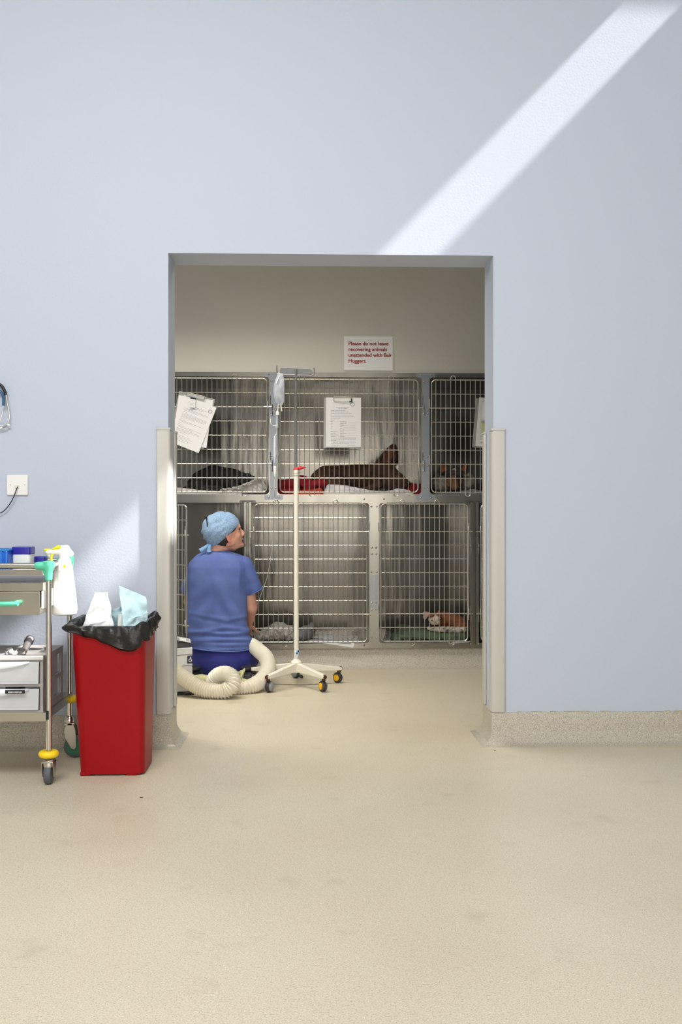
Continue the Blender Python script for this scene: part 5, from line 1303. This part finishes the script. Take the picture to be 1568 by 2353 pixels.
pad('orange_blanket', 672, 744, 6.185, 6.24, ZUF, interp([(672, 1130), (690, 1126), (720, 1125), (735, 1120), (744, 1126)]), mat('orange_red_cloth', (200, 74, 44), 0.9, noise_amt=0.6, noise_scale=40, col2=(150, 40, 30)), 'thin orange red cloth folded in front of the red blanket', 'blanket', amp=0.003)
white_s = mat('white_patterned_sheet', (226, 222, 220), 0.85, noise_amt=0.6, noise_scale=11, col2=(168, 160, 176), thr=(0.6, 0.64))
pad('bed_sheet', 740, 957, 6.19, 6.60, ZUF, interp([(740, 1127), (748, 1117), (756, 1112), (785, 1114), (815, 1118), (850, 1126), (880, 1128), (905, 1126), (915, 1121), (935, 1124), (957, 1130)]), white_s, 'white patterned sheet under the brown dog in the middle kennel', 'bed sheet', amp=0.003)
pad('red_blanket', 925, 966, 6.32, 6.66, ZUF, interp([(925, 1118), (945, 1108), (960, 1112), (966, 1122)]), redb, 'dark red blanket end in the right corner of the middle kennel', 'blanket', n=20)
pad('blanket', 990, 1230, 6.20, 6.66, ZUF, interp([(990, 1130), (1050, 1129), (1075, 1126), (1090, 1123), (1110, 1128), (1230, 1128)]), mat('grey_cloth', (150, 148, 152), 0.9, noise_amt=0.3, noise_scale=10), 'grey blanket under the pale dog in the upper right kennel', 'blanket')
# grey fleece: short tufts over a bunched core
fle = mat('grey_fleece', (186, 182, 176), 0.95, noise_amt=0.5, noise_scale=60, col2=(120, 114, 106), bump=0.004, bump_scale=120)
bm = B()
for u, v, y, rx, ry, rz in ((596, 1464, 6.30, .055, .08, .034), (616, 1456, 6.32, .06, .09, .045), (640, 1452, 6.34, .07, .10, .058), (664, 1454, 6.32, .06, .09, .050), (684, 1462, 6.32, .05, .08, .034), (576, 1468, 6.32, .05, .08, .028)):
    c = px(u, v, y-0.06); ellipsoid(bm, (c.x, y, ZLF+rz*0.95), (rx, ry, rz))
fl = obj_me('fleece_bed', remeshed(bm, 0.0045, 3, lambda c, n: 0.010*noise.noise(c*38)+0.007*noise.noise(c*95)), fle, None); tag(fl, 'shaggy grey fleece bed bunched in the lower left kennel', 'pet bed')
for v in fl.data.vertices: v.co.z = max(v.co.z, ZLF+0.001)
bm = B(); 
for u, v, y, rx, ry, rz in ((690, 1462, 6.32, .05, .10, .040), (704, 1460, 6.40, .045, .10, .045), (716, 1454, 6.46, .02, .08, .055)):
    c = px(u, v, y); ellipsoid(bm, (c.x, y, ZLF+rz*0.9), (rx, ry, rz))
gb = obj_me('grey_blanket', remeshed(bm, 0.006, 4, lambda c, n: 0.006*noise.noise(c*22)), mat('slate_grey_cloth', (124, 124, 126), 0.9, noise_amt=0.3, noise_scale=16), None); tag(gb, 'folded slate grey blanket right of the shaggy fleece bed', 'blanket')
news = mat('newspaper', (192, 190, 184), 0.8, noise_amt=0.5, noise_scale=90, col2=(120, 120, 122), thr=(0.55, 0.62))
def sheet_on(name, pts, th, m, label, cat, group=None, zf_=None):
    """flat sheet, outline given as (u, y) pairs on the floor of the lower kennels"""
    zz = (ZLF if zf_ is None else zf_)+0.0008; bm = B()
    prism(bm, [(px(u, 1470, y).x, y, zz) for u, y in pts], (0, 0, th)); o = obj(name, bm, m, None, smooth=False); return tag(o, label, cat, group)
sheet_on('newspaper', [(672, 6.19), (826, 6.19), (822, 6.52), (700, 6.60)], 0.004, news, 'newspaper spread on the floor of the lower left double kennel', 'newspaper')
cloth('newspaper', [px(712, 1455, 6.50), px(816, 1461, 6.46), px(812, 1470, 6.33), px(700, 1466, 6.36)], news, 'raised newspaper sheet lying over the other newspaper', 'newspaper', None, 20, 0.006, 8, 0.0015, 9)
nsheet = mat('white_magazine_paper', (214, 212, 206), 0.6)
bm = B(); prism(bm, [px(742, 1478, YK-0.012), px(815, 1478, YK-0.012), px(812, 1488, YK-0.014)], (0, 0.0015, 0)); prism(bm, [px(742, 1477.6, YK-0.012), px(815, 1477.6, YK-0.012), px(818, 1474, 6.24), px(742, 1474, 6.24)], (0, 0, 0.001))
ns = obj('newspaper_page', bm, nsheet, None, smooth=False); tag(ns, 'white page poking out below the lower left wire door', 'newspaper')
bm = B(); prism(bm, [px(775, 1479, YK-0.0125), px(807, 1477, YK-0.0125), px(807, 1480.5, YK-0.0125), px(778, 1479.6, YK-0.0125)], (0, -0.0003, 0)); obj('printed_strip', bm, ink, ns, smooth=False)
sheet_on('newspaper', [(878, 6.18), (1070, 6.18), (1066, 6.60), (885, 6.60)], 0.003, news, 'newspaper lining the floor beneath the green blanket', 'newspaper')
bm = B(); prism(bm, [px(1036, 1479, YK-0.012), px(1080, 1475.5, YK-0.012), px(1080, 1473.5, 6.22), px(1036, 1475, 6.22)], (0, 0, 0.002))
ns = obj('newspaper_page', bm, nsheet, None, smooth=False); tag(ns, 'page edge sticking out below the green blanket kennel door', 'newspaper')
grn = mat('sage_green_blanket', (92, 106, 84), 0.95, noise_amt=0.4, noise_scale=9, col2=(66, 78, 62), bump=0.001, bump_scale=90)
bm = B()
for u, v, y, rx, ry, rz in ((912, 1458, 6.30, .04, .10, .026), (935, 1455, 6.32, .06, .12, .036), (962, 1453, 6.33, .07, .13, .040), (995, 1458, 6.32, .08, .13, .034), (1030, 1458, 6.32, .08, .13, .034), (1062, 1459, 6.32, .06, .12, .034), (928, 1447, 6.52, .06, .08, .042), (1085, 1460, 6.34, .03, .10, .03)):
    c = px(u, v, y); ellipsoid(bm, (min(c.x, kx(1086)-rx), y, ZLF+rz*0.9), (rx, ry, rz))
gn = obj_me('green_blanket', remeshed(bm, 0.006, 5, lambda c, n: 0.007*noise.noise(Vector((c.x*7, c.y*18, c.z*26)))+0.003*math.sin(c.z*190+c.x*16)), grn, None); tag(gn, 'sage green blanket rolled beneath the ginger cat', 'blanket')
for v in gn.data.vertices: v.co.z = max(v.co.z, ZLF+0.004)
bm = B(); c = px(1112, 1463, 6.30); ellipsoid(bm, (c.x+0.04, 6.32, ZLF+0.04), (0.07, 0.09, 0.045))
pt_ = obj_me('patterned_blanket', remeshed(bm, 0.006, 3, lambda c, n: 0.010*noise.noise(c*20)), mat('black_white_cloth', (28, 28, 34), 0.9, noise_amt=1.0, noise_scale=14, col2=(206, 202, 190), thr=(0.56, 0.6)), None); tag(pt_, 'black and white patterned blanket beside the right door jamb', 'blanket')
for v in pt_.data.vertices: v.co.z = max(v.co.z, ZLF+0.001)

# ================================================================ ANIMALS
def fur(name, c1, c2, scale=40, **k): return mat(name, c1, 0.8, noise_amt=0.7, noise_scale=scale, col2=c2, bump=0.0025, bump_scale=150, **k)
def hairy(a, f=60): return lambda c, n: a*noise.noise(c*f)+a*0.5*noise.noise(c*f*2.2)
eye_m = mat('dark_animal_eye', (14, 12, 12), 0.1); nose_m = mat('black_nose', (20, 18, 18), 0.3)
# brown dog
YD = 6.40
def D(u, v, y=YD): return px(u, v, y)
dg_ = thing('dog', 'brown short haired dog with tall ears lying in the middle kennel', 'dog', (D(800, 1130).x, YD, ZUF))
bm = B()
capsule(bm, D(752, 1104, 6.44), D(800, 1098, 6.44), 0.098, 0.085); capsule(bm, D(800, 1098, 6.44), D(855, 1094, 6.42), 0.085, 0.078)
ellipsoid(bm, D(745, 1108, 6.40), (0.095, 0.10, 0.088)); ellipsoid(bm, D(770, 1112, 6.33), (0.085, 0.055, 0.060))
capsule(bm, D(730, 1122, 6.34), D(775, 1127, 6.30), 0.030, 0.022); capsule(bm, D(775, 1127, 6.30), D(795, 1129, 6.30), 0.022, 0.018)
capsule(bm, D(852, 1090, 6.40), D(880, 1082, 6.38), 0.066, 0.060)
ellipsoid(bm, D(862, 1104, 6.38), (0.055, 0.07, 0.075))
capsule(bm, D(858, 1096, 6.33), D(872, 1112, 6.30), 0.032, 0.026); capsule(bm, D(872, 1114, 6.30), D(838, 1126, 6.28), 0.024, 0.018); capsule(bm, D(838, 1126, 6.28), D(824, 1127, 6.27), 0.022, 0.018)
ellipsoid(bm, D(889, 1083, 6.38), (0.064, 0.060, 0.058)); capsule(bm, D(897, 1088, 6.37), D(922, 1104, 6.35), 0.050, 0.036); capsule(bm, D(922, 1104, 6.35), D(934, 1112, 6.34), 0.035, 0.028)
capsule(bm, D(890, 1106, 6.36), D(925, 1122, 6.34), 0.045, 0.028)
capsule(bm, D(712, 1122, 6.40), D(690, 1127, 6.30), 0.020, 0.014)
brown = fur('brown_dog_fur', (74, 46, 24), (50, 30, 16), 12)
db = obj_me('body', remeshed(bm, 0.006, 6, hairy(0.002)), brown, dg_)
for v in db.data.vertices: v.co.z = max(v.co.z, ZUF+0.012)
def ear(root_pts, tip, th, m, par, inner=None, y=YD, lean=0.0, sidep=None):
    """upright pointed ear: cupped leaf with thickness, root given as two pixels"""
    a, b = px(root_pts[0][0], root_pts[0][1], y), px(root_pts[1][0], root_pts[1][1], y); t_ = px(tip[0], tip[1], y+lean)
    bm = B(); rows = []; n, mm = 12, 10
    for i in range(n+1):
        s = i/n; w_ = (1-s**2.1)**0.75 if s < 1 else 0.0; w_ = max(w_, 0.03)*(1+0.18*math.sin(PI*min(s*1.4, 1)))
        c = (a+b)/2*(1-s)+t_*s; half = (b-a)/2*w_; row = []
        for j in range(mm+1):
            q = j/mm*2-1
            row.append(bm.verts.new(c+half*q+Vector((0, -0.35*half.length*(1-q*q)*-1, 0))))
        rows.append(row)
    for i in range(n):
        for j in range(mm): bm.faces.new((rows[i][j], rows[i][j+1], rows[i+1][j+1], rows[i+1][j]))
    o = obj('ear', bm, m, par); md = o.modifiers.new('s', 'SOLIDIFY'); md.thickness = th; md.offset = 0
    if inner is not None:
        bm = B(); rows = []
        for i in range(2, n-1):
            s = i/n; w_ = (1-s**2.1)**0.75*0.62; c = (a+b)/2*(1-s)+t_*s; half = (b-a)/2*w_
            rows.append([bm.verts.new(c+half*(j/6*2-1)+Vector((0, 0.30*half.length*(1-(j/6*2-1)**2)-th*0.5-0.0035, 0))) for j in range(7)])
        for i in range(len(rows)-1):
            for j in range(6): bm.faces.new((rows[i][j], rows[i][j+1], rows[i+1][j+1], rows[i+1][j]))
        io = obj('inner_ear', bm, inner, o); io.modifiers.new('s', 'SOLIDIFY').thickness = 0.001
    return o
inner_b = fur('dark_brown_inner_ear', (110, 66, 38), (44, 24, 22), 30)
ear(((861, 1078), (904, 1072)), (902, 1021), 0.007, brown, db, inner_b, 6.39)
ear(((893, 1074), (915, 1068)), (909, 1021), 0.007, fur('darker_brown_fur', (76, 42, 26), (46, 26, 18), 20), db, None, 6.43)
bm = B(); ellipsoid(bm, D(937, 1109, 6.315), (0.013, 0.012, 0.010)); obj('nose', bm, nose_m, db)
bm = B(); ellipsoid(bm, D(908, 1089, 6.322), (0.008, 0.007, 0.006)); obj('eye', bm, eye_m, db)
bm = B(); tube(bm, spline([D(928, 1119, 6.305), D(915, 1114, 6.305), D(905, 1108, 6.31)], 5), 0.0022, 6); obj('mouth_line', bm, nose_m, db)
# black dog
bd = thing('dog', 'black dog lying curled on the pale blanket in the upper left kennel', 'dog', (D(510, 1130).x, YD, ZUF))
bm = B()
capsule(bm, D(462, 1108, 6.42), D(492, 1100, 6.42), 0.075, 0.090); capsule(bm, D(492, 1102, 6.42), D(535, 1103, 6.42), 0.088, 0.074)
ellipsoid(bm, D(455, 1114, 6.36), (0.070, 0.09, 0.060)); capsule(bm, D(535, 1104, 6.40), D(562, 1104, 6.36), 0.070, 0.050)
ellipsoid(bm, D(568, 1103, 6.36), (0.050, 0.052, 0.043)); capsule(bm, D(574, 1104, 6.35), D(596, 1107, 6.33), 0.036, 0.022)
capsule(bm, D(470, 1124, 6.30), D(510, 1124, 6.27), 0.030, 0.022); capsule(bm, D(530, 1112, 6.34), D(545, 1124, 6.28), 0.035, 0.026); capsule(bm, D(545, 1125, 6.27), D(515, 1127, 6.24), 0.022, 0.018)
capsule(bm, D(440, 1122, 6.36), D(412, 1125, 6.28), 0.018, 0.011)
blackf = fur('black_dog_fur', (24, 22, 22), (12, 11, 11), 30)
bb = obj_me('body', remeshed(bm, 0.006, 6, hairy(0.003, 45)), blackf, bd)
for v in bb.data.vertices: v.co.z = max(v.co.z, ZUF+0.010)
bm = B(); ellipsoid(bm, D(561, 1103, 6.305), (0.020, 0.008, 0.030), Matrix.Rotation(0.5, 3, 'Y')); obj('ear', bm, blackf, bb)
bm = B(); ellipsoid(bm, D(580, 1101, 6.312), (0.005, 0.004, 0.004)); obj('eye', bm, eye_m, bb)
bm = B(); ellipsoid(bm, D(601, 1107, 6.325), (0.010, 0.011, 0.009)); obj('nose', bm, nose_m, bb)
bm = B(); box(bm, D(541, 1113, 6.30), (0.012, 0.010, 0.020)); obj('collar_tag', bm, mat('blue_tag', (60, 66, 170), 0.4), bb, bevel=0.002)
# pale dog with tan muzzle
YG = 6.36
gd = thing('dog', 'grey and cream dog with pointed ears and tan muzzle, upper right kennel', 'dog', (px(1045, 1130, YG).x, YG, ZUF))
def E(u, v, y=YG): return px(u, v, y)
bm = B()
ellipsoid(bm, E(1040, 1104, 6.50), (0.125, 0.13, 0.085)); ellipsoid(bm, E(1016, 1110, 6.40), (0.070, 0.08, 0.062)); ellipsoid(bm, E(1074, 1108, 6.42), (0.050, 0.08, 0.060))
cream_f = fur('cream_grey_fur', (206, 194, 174), (140, 130, 116), 34)
gb_ = obj_me('body', remeshed(bm, 0.006, 5, hairy(0.006, 40)), cream_f, gd)
for v in gb_.data.vertices: v.co.z = max(v.co.z, ZUF+0.008)
dark_f = fur('dark_grey_brown_fur', (74, 66, 56), (40, 36, 32), 40); tan_f = fur('tan_muzzle_fur', (138, 98, 62), (100, 70, 46), 30)
bm = B(); ellipsoid(bm, E(1045, 1090, 6.33), (0.058, 0.056, 0.046)); capsule(bm, E(1045, 1096, 6.30), E(1046, 1106, 6.26), 0.040, 0.028)
hd = obj_me('head', remeshed(bm, 0.004, 5, hairy(0.003, 70)), dark_f, gb_)
bm = B(); capsule(bm, E(1044, 1102, 6.268), E(1046, 1119, 6.235), 0.028, 0.025); ellipsoid(bm, E(1033, 1109, 6.295), (0.024, 0.026, 0.036)); ellipsoid(bm, E(1057, 1107, 6.295), (0.020, 0.026, 0.032)); ellipsoid(bm, E(1044, 1094, 6.272), (0.012, 0.012, 0.010))
mz = obj_me('muzzle', remeshed(bm, 0.004, 4, hairy(0.003, 70)), tan_f, hd)
for v in mz.data.vertices: v.co.z = max(v.co.z, ZUF+0.012)
bm = B(); ellipsoid(bm, E(1052, 1124, 6.215), (0.014, 0.011, 0.010)); obj('nose', bm, nose_m, hd)
inn = fur('orange_brown_inner_ear', (150, 88, 46), (104, 58, 34), 30)
ear(((1013, 1093), (1035, 1082)), (1015, 1063), 0.006, dark_f, hd, inn, 6.30); ear(((1055, 1081), (1071, 1092)), (1073, 1062), 0.006, dark_f, hd, inn, 6.30)
for u in (1035, 1057): bm = B(); ellipsoid(bm, E(u, 1097, 6.268), (0.006, 0.005, 0.005)); obj('eye', bm, eye_m, hd)
bm = B(); tube(bm, spline([E(1039, 1080, 6.285), E(1045, 1077, 6.284), E(1048, 1082, 6.28)], 5), 0.004, 8); obj('white_blaze', bm, cream_f, hd)
bm = B(); capsule(bm, E(1098, 1122, 6.30), E(1120, 1116, 6.33), 0.026, 0.040); capsule(bm, E(1080, 1127, 6.28), E(1098, 1124, 6.29), 0.010, 0.018)
tl = obj_me('paw', remeshed(bm, 0.005, 4, hairy(0.006, 60)), fur('black_brown_fur', (40, 32, 28), (22, 18, 16), 30), gb_)
for v in tl.data.vertices: v.co.z = max(v.co.z, ZUF+0.010)
# ginger cat
YC = 6.38; ct = thing('cat', 'ginger and white cat curled on the sage green blanket', 'cat', (px(1030, 1460, YC).x, YC, ZLF))
def K(u, v, y=YC): return px(u, v, y)
ging = fur('ginger_fur', (142, 84, 50), (104, 58, 34), 16); catw = fur('white_cat_fur', (214, 196, 180), (170, 150, 132), 40)
bm = B(); capsule(bm, K(1024, 1426), K(1052, 1432), 0.060, 0.052); ellipsoid(bm, K(1012, 1432, 6.36), (0.05, 0.06, 0.05)); ellipsoid(bm, K(1058, 1438, 6.34), (0.045, 0.06, 0.036))
cbod = obj_me('body', remeshed(bm, 0.005, 5, hairy(0.003, 60)), ging, ct)
bm = B(); ellipsoid(bm, K(999, 1423, 6.30), (0.040, 0.036, 0.034), None); ellipsoid(bm, K(996, 1431, 6.272), (0.020, 0.018, 0.014)); ellipsoid(bm, K(1004, 1431, 6.272), (0.020, 0.018, 0.014))
chd = obj_me('head', remeshed(bm, 0.003, 4, hairy(0.002, 90)), catw, cbod)
bm = B(); ellipsoid(bm, K(992, 1414, 6.285), (0.020, 0.026, 0.012), Matrix.Rotation(-0.5, 3, 'Y')); ellipsoid(bm, K(1010, 1413, 6.290), (0.018, 0.026, 0.013), Matrix.Rotation(0.5, 3, 'Y')); obj_me('forehead_patch', remeshed(bm, 0.003, 3, hairy(0.002, 90)), ging, chd)
pink = mat('pinkish_ear', (206, 160, 138), 0.7)
ear(((978, 1424), (990, 1412)), (974, 1406), 0.004, catw, chd, pink, 6.29); ear(((1004, 1411), (1014, 1416)), (1009, 1403), 0.004, ging, chd, pink, 6.30)
for u, v in ((993, 1425), (1012, 1424)): bm = B(); ellipsoid(bm, K(u, v, 6.264), (0.0055, 0.004, 0.004)); obj('eye', bm, eye_m, chd)
bm = B(); ellipsoid(bm, K(1001, 1429, 6.252), (0.004, 0.003, 0.003)); obj('nose', bm, pink, chd)
bm = B(); capsule(bm, K(1000, 1446, 6.26), K(1065, 1447, 6.27), 0.018, 0.020); capsule(bm, K(986, 1444, 6.26), K(1004, 1447, 6.26), 0.012, 0.016)
pw = obj_me('front_legs', remeshed(bm, 0.004, 4, hairy(0.004, 60)), fur('cream_black_mottled_fur', (206, 194, 176), (40, 34, 30), 30, thr=(0.55, 0.6)), cbod)

# small debris on the floor
dirt = mat('dark_debris', (40, 36, 32), 0.7)
for u, v, r_, lab in ((325, 1833, 0.0035, 'small dark crumb on the floor in front of the red bin'), (1138, 1725, 0.0018, 'tiny dark speck on the floor by the right door jamb')):
    q = px(u, v, 1.0); t = (0.001-H0)/(q.z-H0); bm = B(); ellipsoid(bm, (q.x*t, t, 0.0012), (r_*1.8, r_, 0.0012), Matrix.Rotation(0.5, 3, 'Z'), 10, 6)
    tag(obj('crumb', bm, dirt, None), lab, 'debris')
